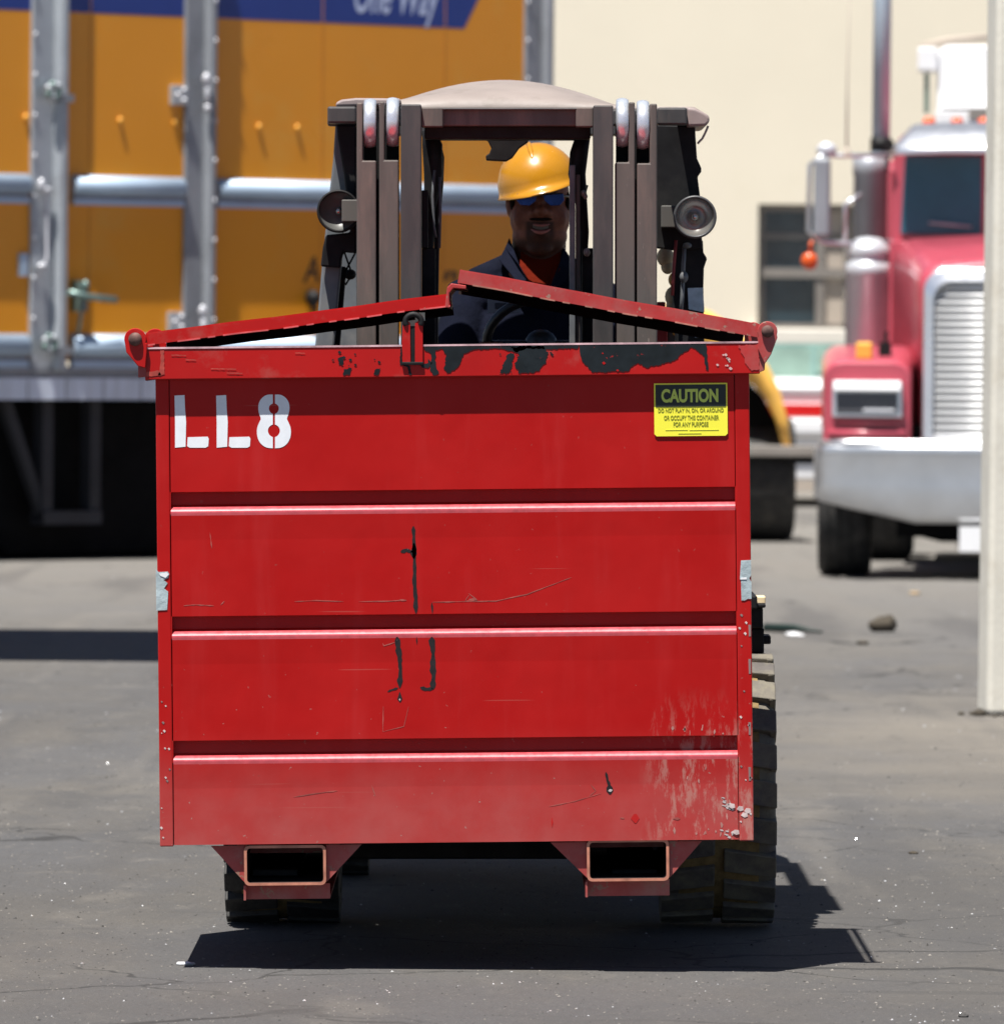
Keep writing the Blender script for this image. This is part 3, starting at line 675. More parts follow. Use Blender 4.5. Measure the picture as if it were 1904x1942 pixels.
# air cleaner, heat shield, exhaust stack, mirror on both sides
def side_gear(sg):
    x = X(1645, 1.9); r = .17
    zc1, zc0 = Z(480, 1.9), Z(700, 1.9)
    b = MB(); b.lathe([(0, zc1+.12), (r*.5, zc1+.11), (r*.9, zc1+.05), (r, zc1), (r*.9, zc1-.03), (r*.9, zc1-.07), (r*1.05, zc1-.08), (r*1.05, zc1-.17), (r*.98, zc1-.18), (r*.98, zc0), (r*.5, zc0-.08), (0, zc0-.09)], (sg*x, 1.9, 0), 'z', 36)
    b.build("air_cleaner", mat("satin_canister", (.55, .57, .60), .4, .35, var=.1), tk)
    xs, ys = X(1648, 2.9), 2.9; b = MB(); za, zb3 = Z(292, 2.9), 1.2
    b.lathe([(.0, za), (.135, za), (.135, za-.15), (.128, za-.16), (.128, zb3), (0, zb3)], (sg*xs, ys, 0), 'z', 32); b.build("heat_shield", mat("satin_shield", (.38, .40, .43), .45, .4, var=.1), tk)
    xt = X(1667, 2.9); b = MB(); b.tube([(sg*xt, ys, za-.1), (sg*(xt+.005), ys, 4.35), (sg*(xt+.01), ys+.02, 4.75), (sg*(xt), ys+.18, 4.95)], .068, 20)
    b.build("exhaust_stack", mat("blued_steel", (.42, .50, .57), .45, .3, var=.12, stretch=(1, 1, .3)), tk)
    b = MB(); b.cyl((sg*xt, ys, za+.02), (sg*xt, ys, za+.12), .08); b.box(sg*(xt+.06)-.04, sg*(xt+.06)+.04, ys-.1, ys-.02, za+.02, za+.10); b.build("stack_clamp", BLACKM, tk)
    # mirror
    mx0, mx1 = X(1540, 1.7), X(1572, 1.7); mz1, mz0 = Z(300, 1.7), Z(452, 1.7)
    b = MB(); b.box(min(sg*mx0, sg*mx1), max(sg*mx0, sg*mx1), 1.66, 1.76, mz0, mz1); mi = b.build("mirror", ALU_D, tk, bevel=.03, seg=3)
    b = MB(); xi = sg*X(1690, 1.9); xmid = sg*(mx0+mx1)/2
    b.tube([(xi, 1.9, mz1+.03), (sg*X(1600, 1.8), 1.78, mz1+.02), (xmid, 1.72, mz1+.02), (sg*(mx0-.03), 1.72, mz1-.05), (sg*(mx0-.04), 1.72, mz0+.05), (xmid, 1.72, mz0-.03), (sg*X(1600, 1.8), 1.8, mz0-.04), (xi, 1.9, mz0-.02)], .018, 8)
    b.tube([(sg*X(1600, 1.8), 1.8, mz0-.04), (sg*X(1600, 1.8), 1.8, mz0+.25), (sg*X(1630, 1.8), 1.85, mz0+.33)], .016, 8)
    b.build("mirror_arm", CHROME_B, mi)
    b = MB(); b.ell((xmid+sg*.03, 1.74, mz1+.06), (.075, .05, .06), 14, 9); b.build("convex_mirror", RIVET, mi)
    b = MB(); b.ell((sg*X(1533, 1.7), 1.7, Z(496, 1.7)), (.062, .05, .066), 14, 9); b.cyl((sg*X(1533, 1.7), 1.7, Z(478, 1.7)), (sg*X(1537, 1.7), 1.7, mz0-.02), .012); b.build("turn_signal", ORLAMP, mi)
    if sg > 0:
        xa_ = X(1602, 1.75); b = MB(); b.tube([(xa_, 1.78, mz1+.03), (xa_-.0, 1.78, 3.6), (xa_+.02, 1.78, 4.6)], .005, 6, rs=[.009, .006, .003]); b.lathe([(.03, 0), (.02, .05), (0, .07)], (xa_, 1.78, mz1+.02), 'z', 10); b.build("antenna", BEIGE, mi)
side_gear(1); side_gear(-1)
# wheels, axle, underbody
def wheel(x, y, r=.5, w=.28):
    b = MB(); b.lathe([(r*.55, -w/2), (r*.92, -w/2), (r*.985, -w/2+.03), (r, -w/2+.06), (r, w/2-.06), (r*.985, w/2-.03), (r*.92, w/2), (r*.55, w/2)], (x, y, r), 'x', 40)
    for k in (-.3, -.1, .1, .3): b.lathe([(r+.001, k*w-.008), (r+.006, k*w-.006), (r+.006, k*w+.006), (r+.001, k*w+.008)], (x, y, r), 'x', 40)
    t = b.build("wheel", RUBBER, tk)
    b = MB(); b.lathe([(0, -w*.3), (r*.3, -w*.35), (r*.5, -w*.5), (r*.56, -w*.45), (r*.56, w*.45), (r*.5, w*.5), (r*.3, w*.35), (0, w*.3)], (x, y, r), 'x', 28); b.build("rim", ALU, t)
wx = X(1604, 1.0); 
for sg in (1, -1): wheel(sg*wx, 1.05, .50, .38)
for yy in (5.2, 6.5):
    for sg in (1, -1): wheel(sg*-.80, yy, .5, .5)
b = MB(); b.cyl((-abs(wx), 1.05, .5), (abs(wx), 1.05, .5), .07); b.box(-.45, .45, .3, 7.2, .42, .95); b.box(-.62, .62, .35, 1.9, .30, 1.1)
b.tube([(-.55, .8, .36), (-.3, .75, .3), (.3, .75, .3), (.55, .8, .36)], .045, 10); b.build("chassis", SHBLK, tk)
b = MB(); b.box(-.8, .8, 3.62, 4.9, 1.1, Z(300, 3)); b.build("sleeper", TRUCKR, tk, bevel=.08)

# ---- white reefer trailer parked behind the truck
YR = 64.5
rp = P(1776, 400, YR)
rf = thing("refrigerated_trailer", "white refrigerated trailer standing behind the red truck, with cooling unit", "trailer", (rp.x+1.2, YR, 0), (0, 0, R(-4)))
IR = inv(rf)
def rl(px, py, dy=0.): p = IR @ P(px, py, YR+dy); return p.x, p.z
zt_ = rl(1800, 84)[1]; x0, x1 = rl(1776, 100)[0], rl(1776, 100)[0]+2.4
b = MB(); rows = arch(1.2, 1.1, zt_, .10, 6); b.prism(rows, 0, 9); b.build("box", WHITEV, rf, bevel=.02)
b = MB(); za = rl(1800, 205)[1]; b.box(x0+.03, x1-.03, -.25, 0, za, za+.02); b.box(x0, x1, -.35, 0, za-.75, za-.03); cu = b.build("cooling_unit", WHITEV, rf, bevel=.05)
b = MB(); xa, z1_ = rl(1838, 207); xb, z0_ = rl(1890, 226); b.box(xa, xb+.5, -.37, -.34, z0_, z1_); b.build("vent", GREYB, cu)
b = MB(); xa, z1_ = rl(1740, 88); xb, z0_ = rl(1778, 135); b.box(xa, xb, -.05, .35, z0_, z1_); b.box(rl(1752, 130)[0], rl(1762, 130)[0], 0, .1, rl(0, 200)[1]-.0, z0_, 1); b.build("side_fitting", [WHITEV, GREENG], rf, bevel=.03)
b = MB(); b.tube([(rl(1745, 80)[0], .1, rl(1745, 86)[1]), (rl(1800, 72)[0], .1, rl(1800, 74)[1]), (rl(1880, 66)[0], .1, rl(1880, 68)[1])], .03, 8); b.build("roof_pipe", BEIGE, rf)
b = MB(); b.box(-1.1, 1.1, .3, 8.8, .9, 1.12); b.build("chassis", SHBLK, rf)
for yy in (6.5, 7.8):
    for sg in (-1, 1):
        b = MB(); b.lathe([(0, -.28), (.46, -.28), (.5, -.2), (.5, .2), (.46, .28), (0, .28)], (sg*.85, yy, .5), 'x', 28); b.build("wheel", RUBBER, rf)

# ---- white van parked against the wall, seen from behind
YV = 80.0
vp = P(1545, 800, YV)
vn = thing("parked_car", "white car with green tinted rear glass parked against the cream wall", "car", (vp.x, YV, 0))
IV = inv(vn)
def vl(px, py, dy=0.): p = IV @ P(px, py, YV+dy); return p.x, p.z
def vz(py): return vl(1530, py)[1]
b = MB(); rows = []
hw_ = .86
sect = [(.0, vz(832)), (-.06, vz(800)), (.03, vz(770)), (-.02, vz(750)), (.05, vz(722)), (.35, vz(716))]
b.prism([(0, .28), (-.02, vz(772)), (.02, vz(765)), (-.03, vz(735)), (.08, vz(720)), (.5, vz(716)), (3.2, vz(716)), (4.3, vz(735)), (4.45, .5), (4.4, .28)], -hw_, hw_, 'x')
b.build("body", WHITEV, vn, bevel=.06, seg=3)
b = MB(); zr = vz(658); b.add([(-.74, .5, vz(717)), (.74, .5, vz(717)), (.62, .95, zr), (-.62, .95, zr), (-.74, 3.0, vz(717)), (.74, 3.0, vz(717)), (.62, 2.5, zr), (-.62, 2.5, zr)],
                        [(0, 1, 2, 3), (4, 5, 6, 7), (0, 3, 7, 4), (1, 2, 6, 5)]); b.build("glasshouse", GREENG, vn)
b = MB(); b.box(-.62, .62, .94, 2.5, zr-.02, zr+.035); b.box(-.03, .03, .48, .5, vz(717), zr); rfv = b.build("roof", mat("green_grey_roof", (.22, .36, .32), .3), vn, bevel=.02)
b = MB(); b.box(-.66, .66, -.05, .0, vz(790), vz(766)); b.build("tail_lamp_band", LENSR, vn, bevel=.01)
b = MB(); b.box(-.88, .88, -.12, .1, vz(826), vz(793)); b.build("bumper", WHITEV, vn, bevel=.04, seg=3)
for sg in (-1, 1):
    for yy in (.9, 3.6):
        b = MB(); b.lathe([(0, -.1), (.25, -.1), (.31, -.07), (.31, .07), (.25, .1), (0, .1)], (sg*.76, yy, .31), 'x', 24); b.build("wheel", RUBBER, vn)

# ---- yellow yard machine behind the dumpster's right side
YL = 66.0
lp = P(1330, 800, YL)
ld = thing("wheel_loader", "yellow loader with a big arched mudguard and black tyre beyond the red dumpster", "loader", (lp.x, YL, 0))
IL = inv(ld)
def ll(px, py, dy=0.): p = IL @ P(px, py, YL+dy); return p.x, p.z
arc_o = [ll(*p) for p in ((1497, 846), (1492, 800), (1478, 745), (1455, 695), (1425, 655), (1390, 622), (1345, 592), (1290, 575))]
arc_i = [ll(*p) for p in ((1485, 846), (1471, 795), (1449, 752), (1427, 730), (1402, 716), (1375, 688), (1340, 680), (1290, 676))]
xc = arc_o[-1][0]
full_o = arc_o+[(2*xc-x, z) for x, z in arc_o[::-1]][1:]; full_i = arc_i+[(2*xc-x, z) for x, z in arc_i[::-1]][1:]
b = MB(); n = len(full_o); rows = []
rows = [[(x, .0, z) for x, z in full_i], [(x, .02, z) for x, z in full_o], [(x, 1.4, z) for x, z in full_o]]
b.sheet(rows); b.build("mudguard", YELM, ld, solid=.03)
b = MB(); b.prism(full_i, .25, 1.3); b.build("engine_bay", SHBLK, ld)
zb1, zb2 = ll(1500, 845)[1], ll(1500, 866)[1]
b = MB(); b.box(2*xc-ll(1566, 850)[0], ll(1566, 850)[0], -.06, .10, zb2, zb1); b.box(ll(1500, 0)[0], ll(1560, 0)[0], -.02, .1, zb2-.06, zb2, 1); b.build("rear_bar", [GREYB, BLACKM], ld, bevel=.01)
xw1 = ll(1511, 900)[0]
for sg, off in ((1, 0), (-1, 0)):
    cx2 = xw1-.28 if sg > 0 else 2*xc-xw1+.28
    b = MB(); b.lathe([(.2, -.28), (.42, -.28), (.50, -.26), (.53, -.2), (.53, .2), (.50, .26), (.42, .28), (.2, .28)], (cx2, .55, .53), 'x', 36)
    t = b.build("wheel", RUBBER, ld); b = MB(); b.lathe([(0, -.2), (.22, -.22), (.22, .22), (0, .2)], (cx2, .55, .53), 'x', 24); b.build("rim", YELM, t)
    b = MB(); b.box(cx2-.27, cx2+.27, .1, .13, .42, zb2); b.build("mudflap", SHBLK, ld)
b = MB(); b.box(xc-.45, xc+.45, .5, 2.6, .5, 1.2); b.build("chassis", SHBLK, ld)

# ================================================================= FORKLIFT
YF = 23.0
fk = thing("forklift", "heavy forklift with twin-pulley mast and dusty pale roof carrying the red dumpster", "forklift", (0.0, YF, 0), (0, R(-.45), 0))
IFK = inv(fk)
def fl(px, py, Y): return IFK @ P(px, py, Y)
YM = 22.66     # mast front face
def fb(b, x0, x1, y0, y1, Y0, Y1, m=0):
    """box spanning picture extents at depth Y0 .. Y1"""
    a = fl(x0, (y0+y1)/2, Y0); c_ = fl(x1, (y0+y1)/2, Y0); t_ = fl((x0+x1)/2, y0, Y0); d = fl((x0+x1)/2, y1, Y0)
    b.box(a.x, c_.x, a.y, a.y+(Y1-Y0), d.z, t_.z, m); return b
# mast channels (run down to near the ground)
def channel(x0, x1, ytop, slot, Yf, m, name="mast_channel"):
    """upright; slot=(sx0,sx1,ybottom) is the open clevis at its top"""
    b = MB(); a = fl(x0, 500, Yf); c_ = fl(x1, 500, Yf); zt = fl(x0, ytop, Yf).z; y0, y1 = a.y, a.y+.13
    if slot:
        s0, s1 = fl(slot[0], 500, Yf).x, fl(slot[1], 500, Yf).x; zs = fl(x0, slot[2], Yf).z
        b.prism([(a.x, .28), (c_.x, .28), (c_.x, zs if slot[1] >= x1-3 else zt), (s1, zs if slot[1] >= x1-3 else zt), (s1, zs), (s0, zs), (s0, zt if slot[0] > x0+3 else zs), (a.x, zt if slot[0] > x0+3 else zs)] if False else
                [(a.x, .28), (c_.x, .28)]+([(c_.x, zt), (s1, zt)] if slot[1] < x1-3 else [(c_.x, zs)])+[(s1, zs), (s0, zs)]+([(s0, zt), (a.x, zt)] if slot[0] > x0+3 else [(a.x, zs)]), y0, y1)
    else: b.box(a.x, c_.x, y0, y1, .28, zt)
    return b.build(name, m, fk, bevel=.004)
channel(676.5, 713.5, 194, (688, 713.5, 304), YM, STEEL_BR)
channel(719, 756, 192, (729, 756, 303), YM, STEEL_BR)
channel(760, 799, 197, None, YM-.02, STEEL_DK)
channel(1125, 1163, 199, None, YM-.02, STEEL_DK)
channel(1167, 1204, 193, (1167, 1192, 307), YM, STEEL_BR)
channel(1208, 1246, 196, (1208, 1232, 309), YM, STEEL_BR)
# pulleys in the clevises: narrow sheaves seen edge-on
for i, (px_, py_) in enumerate(((702, 230), (745, 228), (1180, 229), (1219, 233))):
    c_ = fl(px_, py_+3, YM+.062); b = MB()
    b.lathe([(0, -.0185), (.05, -.0185), (.066, -.0175), (.070, -.012), (.072, 0), (.070, .012), (.066, .0175), (.05, .0185), (0, .0185)], c_, 'x', 40)
    pl = b.build("pulley", mat("worn_sheave", (.62, .66, .72), .28, .55, var=.12, scale=20), fk)
    b = MB(); b.cyl((c_.x-.02, c_.y, c_.z-.02), (c_.x+.02, c_.y, c_.z-.02), .02); b.build("axle_pin", BLACKM, pl)
# leaf chains running behind the pulleys, into the dark slots
b = MB()
for px_ in (702, 745, 1180, 1219):
    b = MB(); q = fl(px_, 400, YM+.14); b.box(q.x-.018, q.x+.018, q.y, q.y+.012, .6, fl(px_, 250, YM).z)
    b.build("leaf_chain", BLACKM, fk)
for x0_, x1_2 in ((680, 757), (1168, 1245)):
    b = MB(); fb(b, x0_, x1_2, 232, 1560, YM+.19, YM+.22); b.build("mast_back_plate", BLACKM, fk)
# cross beams
b = MB(); fb(b, 799, 1125, 206, 238, YM+.02, YM+.12, 0); fb(b, 799, 1125, 203.5, 208, YM-.0, YM+.10, 1); fb(b, 799, 840, 203, 240, YM+.0, YM+.1, 0); fb(b, 1092, 1125, 203, 240, YM+.0, YM+.1, 0)
b.build("mast_crossbeam", [STEEL_BR, STEEL_DK], fk, bevel=.004)
b = MB(); fb(b, 805, 1120, 238, 263, YM+.10, YM+.3); b.build("inner_crossbeam", BLACKM, fk, bevel=.004)
for ya_, yb_ in ((1450, 1540), (760, 800)):
    b = MB(); fb(b, 677, 1247, ya_, yb_, YM+.135, YM+.185); b.build("mast_crossbeam", BLACKM, fk, bevel=.004)
# carriage and forks
b = MB(); fb(b, 640, 1290, 1180, 1250, YM-.13, YM-.05); fb(b, 640, 1290, 1560, 1630, YM-.13, YM-.05)
for xx in (700, 1230): fb(b, xx-18, xx+18, 1180, 1630, YM-.06, YM)
b.build("carriage", BLACKM, fk, bevel=.006)
for px_ in (541, 1192):
    a = fl(px_-42, 1655, 22.4); c_ = fl(px_+42, 1655, 22.4); z = fl(px_, 1668, 21.3).z; b = MB()
    b.box(a.x, c_.x, a.y+.04, a.y+.085, z, 1.0); b.prism([(a.y+.085, z), (a.y+.085, z+.045), (a.y-1.0, z+.02), (a.y-1.0, z)], a.x, c_.x, 'x'); b.build("fork", BLACKM, fk, bevel=.004)
# inner hoses and slender post in the mast window
b = MB(); Yh = YM+.25
b.tube([fl(*p, Yh) for p in ((812, 245), (820, 275), (822, 330), (815, 400), (814, 470), (812, 660), (812, 1200))], .012, 10, rs=[.018, .03, .028, .016, .013, .012, .012])
b.tube([fl(*p, Yh+.02) for p in ((818, 250), (830, 300), (832, 350), (829, 420), (828, 480), (826, 600), (826, 1200))], .009, 8, rs=[.02, .02, .014, .009, .008, .008, .008])
b.tube([fl(*p, Yh+.0) for p in ((1108, 248), (1098, 290), (1094, 330), (1102, 380), (1108, 440), (1106, 500), (1110, 620), (1110, 1200))], .014, 10, rs=[.02, .027, .026, .018, .014, .012, .014, .014])
b.tube([fl(*p, Yh+.03) for p in ((1112, 350), (1104, 380), (1100, 420), (1104, 520), (1106, 640))], .006, 8)
b.build("hydraulic_hoses", BLACKM, fk)
b = MB()
for pts, r in ((((824, 322), (820, 370), (823, 430), (826, 450)), .004), (((834, 335), (835, 400), (833, 470)), .0045), (((805, 367), (811, 368)), .008)):
    b.tube([fl(*p, Yh-.04) for p in pts], r, 8)
b.build("hose_sleeve", STEEL_GR, fk)
b = MB(); fb(b, 1080, 1091, 312, 660, YM+.16, YM+.2, 0); fb(b, 1091.5, 1100, 330, 660, YM+.18, YM+.21, 1); fb(b, 838, 845, 380, 0, 1, 1) if False else None
b.build("lift_rail", [STEEL_GR, STEEL_BR], fk, bevel=.003)
for e_ in ((799, 812, 360, 470, YM+.15, YM+.25), (800, 826, 470, 660, YM+.22, YM+.27), (1104, 1125, 470, 660, YM+.22, YM+.27)):
    b = MB(); fb(b, *e_); b.build("mast_guard_plate", BLACKM, fk, bevel=.003)
b = MB()
for px_, py_, r in ((1106, 366, .008), (1110, 372, .007), (1113, 478, .010), (1107, 569, .017), (1109, 590, .012)):
    b = MB(); q = fl(px_, py_, YM+.2); b.ell(q, (r, r, r*1.3), 10, 6)
    b.build("hose_fitting", mat("pinkish_fitting", (.30, .24, .22), .5, .3), fk)
# small lamp bracket hanging under the beam
b = MB(); Yb = YM+.35
q = [fl(*p, Yb) for p in ((915, 262), (925, 266), (932, 280), (928, 290), (921, 295), (922, 303), (960, 305), (972, 298), (985, 280), (1002, 268), (1002, 262))]
b.prism([(p.x, p.z) for p in q], q[0].y, q[0].y+.09); b.build("camera_bracket", BLACKM, fk, bevel=.004)
# overhead guard: front bar, domed roof cap, rounded visor ends
Yg = 23.05
b = MB(); fb(b, 621, 676, 201, 233, Yg-.2, Yg-.1); fb(b, 621, 1302, 206, 238, Yg, Yg+.08); fb(b, 1247, 1303, 203, 236, Yg-.2, Yg-.1); fb(b, 621, 640, 205, 233, Yg-.12, Yg+.02); fb(b, 1285, 1303, 206, 235, Yg-.12, Yg+.02)
b.build("guard_front_bar", STEEL_DK, fk, bevel=.006)
a = fl(755, 186, Yg); c_ = fl(1192, 190, Yg); pk = fl(965, 150, Yg+.45); bz_ = fl(965, 206, Yg).z
b = MB(); rows = []
NX = 36
for j in range(15):
    fy = j/14; rowf = math.sin(math.pi*min(1, fy*1.0)); row = []
    # rises quickly from the front bar, crowns, falls to the rear
    rise = (1-(1-min(1, fy/.5))**2) if fy < .5 else (1-((fy-.5)/.5)**2*.55)
    for i in range(NX+1):
        fx = i/NX*2-1; x0_ = fl(640, 195, Yg).x; x1_2 = fl(1335, 205, Yg).x
        x = (x0_+x1_2)/2+(x1_2-x0_)/2*fx
        sft = fl(965, 200, Yg).x; u = (x-sft)/((c_.x-a.x)/2)
        edge = fl(700, 190, Yg).z+(fl(1300, 207, Yg).z-fl(700, 190, Yg).z)*((fx+1)/2)
        crown = max(0, 1-abs(u)**1.9); H = pk.z-fl(965, 190, Yg).z+.004
        z = bz_+(edge-bz_)*min(1, fy/.06)+H*crown*rise-(.02*(max(0, abs(fx)-.94)/.06)**2)
        row.append((x, a.y+.02+fy*.92, z))
    rows.append(row)
b.sheet(rows); b.build("guard_roof", DOME, fk, solid=.015)
for xr_ in (fl(672, 200, Yg).x, fl(1285, 200, Yg).x):
    b = MB(); b.box(xr_-.03, xr_+.03, a.y+.9, a.y+2.0, bz_-.03, bz_+.03); b.build("guard_side_rail", STEEL_DK, fk, bevel=.006)
b = MB(); b.box(fl(672, 200, Yg).x+.03, fl(1285, 200, Yg).x-.03, a.y+1.9, a.y+1.98, bz_-.03, bz_+.03); b.build("guard_rear_bar", STEEL_DK, fk, bevel=.006)
b = MB(); rows = []
v1 = [fl(*p, Yg-.12) for p in ((1303, 203), (1318, 205), (1332, 211), (1342, 217), (1346, 222), (1345, 232), (1338, 238), (1303, 239))]
b.prism([(p.x, p.z) for p in v1], v1[0].y, v1[0].y+.6); b.build("visor_end", DOME2, fk, bevel=.01, seg=3)
v1 = [fl(*p, Yg-.1) for p in ((636, 201), (638, 193), (648, 188), (676, 185), (760, 186), (760, 198))]
b = MB(); b.prism([(p.x, p.z) for p in v1], v1[0].y, v1[0].y+.5); b.build("visor_end", DOME2, fk, bevel=.006)
b = MB(); b.tube([fl(*p, Yg-.1) for p in ((1343, 238), (1338, 250), (1332, 262), (1326, 268), (1323, 272))], .0035, 6); b.build("loose_wire", DOME2, fk)
# guard legs: left leg
def leg(pts_l, pts_r, Y0, dpt, m, name, bev=.006):
    b = MB(); L_ = [fl(*p, Y0) for p in pts_l]; R_ = [fl(*p, Y0) for p in pts_r]
    b.prism([(p.x, p.z) for p in L_]+[(p.x, p.z) for p in R_[::-1]], L_[0].y, L_[0].y+dpt); return b.build(name, m, fk, bevel=bev)
leg([(636, 236), (632, 300), (621, 400), (611, 500), (597, 662)], [(668, 236), (664, 300), (655, 400), (648, 500), (633, 662)], Yg+.02, .06, STEEL_GR, "guard_leg")
leg([(633, 505), (620, 662)], [(657, 505), (644, 662)], Yg+.09, .05, BLACKM, "leg_inner_flange")
leg([(638, 236), (640, 262), (652, 330), (660, 400), (664, 440), (618, 445), (612, 470), (608, 505)], [(676, 236), (676, 262), (676, 330), (676, 400), (676, 480), (652, 478), (648, 490), (646, 508)], Yg-.04, .05, BLACKM, "leg_shade_panel")  # black strip stands in for shaded cab interior; lower end is a black cover
leg([(676, 236), (700, 240)], [(676, 700), (700, 700)], Yg+.0, .03, BLACKM, "rear_screen")
b = MB(); b.tube([fl(*p, Yg+.1) for p in ((652, 475), (668, 520), (655, 540))], .003, 6); b.tube([fl(*p, Yg+.1) for p in ((676, 475), (652, 520), (648, 560))], .003, 6); b.ell(fl(664, 520, Yg+.1), (.018, .02, .016), 10, 6); b.build("cable_tie", BLACKM, fk)
# right leg: black, ragged with hoses and fittings
rg = [(1246, 236), (1318, 238), (1320, 270), (1322, 300), (1330, 318), (1330, 325), (1323, 335), (1325, 350), (1328, 375), (1330, 420), (1332, 470), (1290, 475), (1246, 470)]
b = MB(); q = [fl(*p, Yg+.0) for p in rg]; b.prism([(p.x, p.z) for p in q], q[0].y, q[0].y+.12); b.build("side_console", BLACKM, fk, bevel=.004)
rg = [(1278, 455), (1333, 455), (1334, 478), (1341, 490), (1335, 508), (1334, 545), (1336, 662), (1284, 662), (1276, 600)]
b = MB(); q = [fl(*p, Yg+.03) for p in rg]; b.prism([(p.x, p.z) for p in q], q[0].y, q[0].y+.08); gl = b.build("guard_leg", BLACKM, fk, bevel=.004)
b = MB(); q = [fl(*p, Yg+.02) for p in ((1304, 546), (1333, 545), (1336, 592), (1306, 586))]; b.prism([(p.x, p.z) for p in q], q[0].y, q[0].y+.004)
fb(b, 1318, 1337, 600, 640, Yg+.02, Yg+.025); b.build("sticker", LBLUE, gl)
b = MB(); b.tube([fl(*p, Yg-.01) for p in ((1282, 455), (1279, 490), (1277, 520), (1275, 560))], .005, 8); b.build("red_cable", mat("dull_red_cable", (.30, .05, .05), .6), fk)
b = MB(); b.tube([fl(*p, Yg-.01) for p in ((1298, 465), (1296, 510), (1294, 560), (1290, 610))], .006, 8); b.ell(fl(1297, 525, Yg-.02), (.013, .012, .017), 10, 6); b.ell(fl(1303, 465, Yg-.02), (.014, .01, .009), 10, 6); b.build("grey_cable", STEEL_GR, fk)
b = MB()
for px_, py_, r, k in ((1262, 487, .026, 0), (1266, 505, .02, 0), (1280, 530, .02, 1), (1284, 545, .020, 0), (1278, 562, .027, 0), (1277, 580, .022, 0), (1280, 597, .016, 1), (1283, 612, .016, 0), (1283, 628, .013, 1)):
    b.ell(fl(px_, py_, Yg+.18), (r, r, r*1.15), 12, 8, m=k)
b.build("wrapped_hose", [ROPE, ROPE2], fk)
b = MB(); fb(b, 1246, 1266, 592, 660, Yg+.2, Yg+.26, 0); fb(b, 1246, 1262, 572, 588, Yg+.2, Yg+.25, 0); fb(b, 1266, 1282, 560, 660, Yg+.22, Yg+.28, 1); fb(b, 1282, 1300, 628, 640, Yg+.1, Yg+.15, 2); fb(b, 1280, 1290, 645, 660, Yg+.1, Yg+.15, 2)
b.build("control_block", [mat("dull_red", (.30, .02, .02), .5), STEEL_DK, ROPE2], fk, bevel=.004)
# work lamps
def lamp(px_, py_, rp, front, sx0, sx1):
    c_ = fl(px_, py_, Yg-.16); r = rp*(Yg-.16)/F; b = MB()
    b.lathe([(r*.84, .012), (r*.87, -.012), (r*.93, -.016), (r, -.010), (r*1.0, .03), (r*.9, .09), (r*.5, .13), (0, .14)], c_, 'y', 40)
    h = b.build("work_lamp", mat("lamp_housing", (.06, .062, .065), .45, .2, var=.15) if front else BLACKM, fk)
    b = MB(); b.lathe([(0, .030), (r*.25, .026), (r*.5, .017), (r*.7, .006), (r*.85, -.006), (r*.87, -.010)], c_, 'y', 36); b.build("reflector", LENS if front else mat("dusty_lamp_glass", (.10, .10, .095), .35, .2, var=.2, scale=12), h)
    b = MB(); b.lathe([(0, .03), (.009, .03), (.010, .012), (.007, .008), (0, .007)], c_+Vector((0, 0, -.0)), 'y', 16); b.build("bulb_cap", LENS, h)
    b = MB(); fb(b, sx0, sx1, py_-22, py_+20, Yg-.19 if not front else Yg-.06, Yg-.05 if not front else Yg+.0); b.build("bracket", mat("bracket_grey", (.085, .08, .072), .6), h, bevel=.003)
lamp(642, 400, 41, False, 648, 690)
lamp(1318, 411, 41, True, 1254, 1284)
# body, hood, counterweight, seat, wheel, floor
b = MB(); b.box(-.62, .62, .45, 2.7, .45, 1.05); b.box(-.45, .45, -.1, .5, .50, .95); b.build("body", BLACKM, fk, bevel=.04)
b = MB(); b.prism([(1.9, .35), (2.75, .35), (2.9, .6), (2.85, 1.25), (2.6, 1.42), (1.9, 1.42)], -.72, .72, 'x'); b.build("counterweight", YELM, fk, bevel=.08, seg=3)
b = MB(); b.cyl((-.6, 0, .42), (.6, 0, .42), .085); b.box(-.42, .38, -.14, .12, .40, .60); b.box(-.36, -.18, -.2, 0, .34, .62); b.box(.08, .22, -.2, 0, .36, .62); b.build("front_axle", BLACKM, fk, bevel=.02)
for sx in (-1, 1):
    b = MB(); b.prism([(-.02, .92), (.35, .92), (.55, .84), (.55, .88), (.36, .96), (-.02, .96)], sx*.48, sx*.76, 'x'); b.build("mudguard", BLACKM, fk, bevel=.005)
    b = MB(); b.box(sx*.47-.03, sx*.47+.03, 1.86, 1.93, 1.1, bz_-.03); b.build("guard_rear_leg", STEEL_GR, fk)
# right edge of cowl seen above the right tyre
b = MB(); fb(b, 1400, 1447, 1152, 1192, YF+.02, YF+.2, 0); fb(b, 1400, 1452, 1145, 1153, YF+.0, YF+.2, 0); fb(b, 1400, 1449, 1192, 1240, YF+.04, YF+.2, 0); fb(b, 1430, 1462, 1206, 1222, YF+.05, YF+.2, 0); fb(b, 1420, 1452, 1131, 1146, YF+.05, YF+.15, 1)
b.build("step_guard", [BLACKM, ROPE], fk, bevel=.004)
b = MB(); b.box(-.25, .3, 1.15, 1.75, 1.05, 1.32); b.box(-.2, .25, 1.62, 1.75, 1.30, 1.80); b.build("seat", SEATM, fk, bevel=.05, seg=3)
swc = fl(1026, 652, YF+.75); b = MB()
ring = [swc+Vector((.165*math.cos(a), -.10*math.sin(a)*.5, .135*math.sin(a))) for a in [2*math.pi*k/32 for k in range(33)]]
b.tube(ring, .015, 10, caps=False); b.tube([ring[0], swc, ring[16]], .012, 8); b.tube([swc, ring[24]], .012, 8); b.ell(swc, (.05, .035, .045), 14, 8)
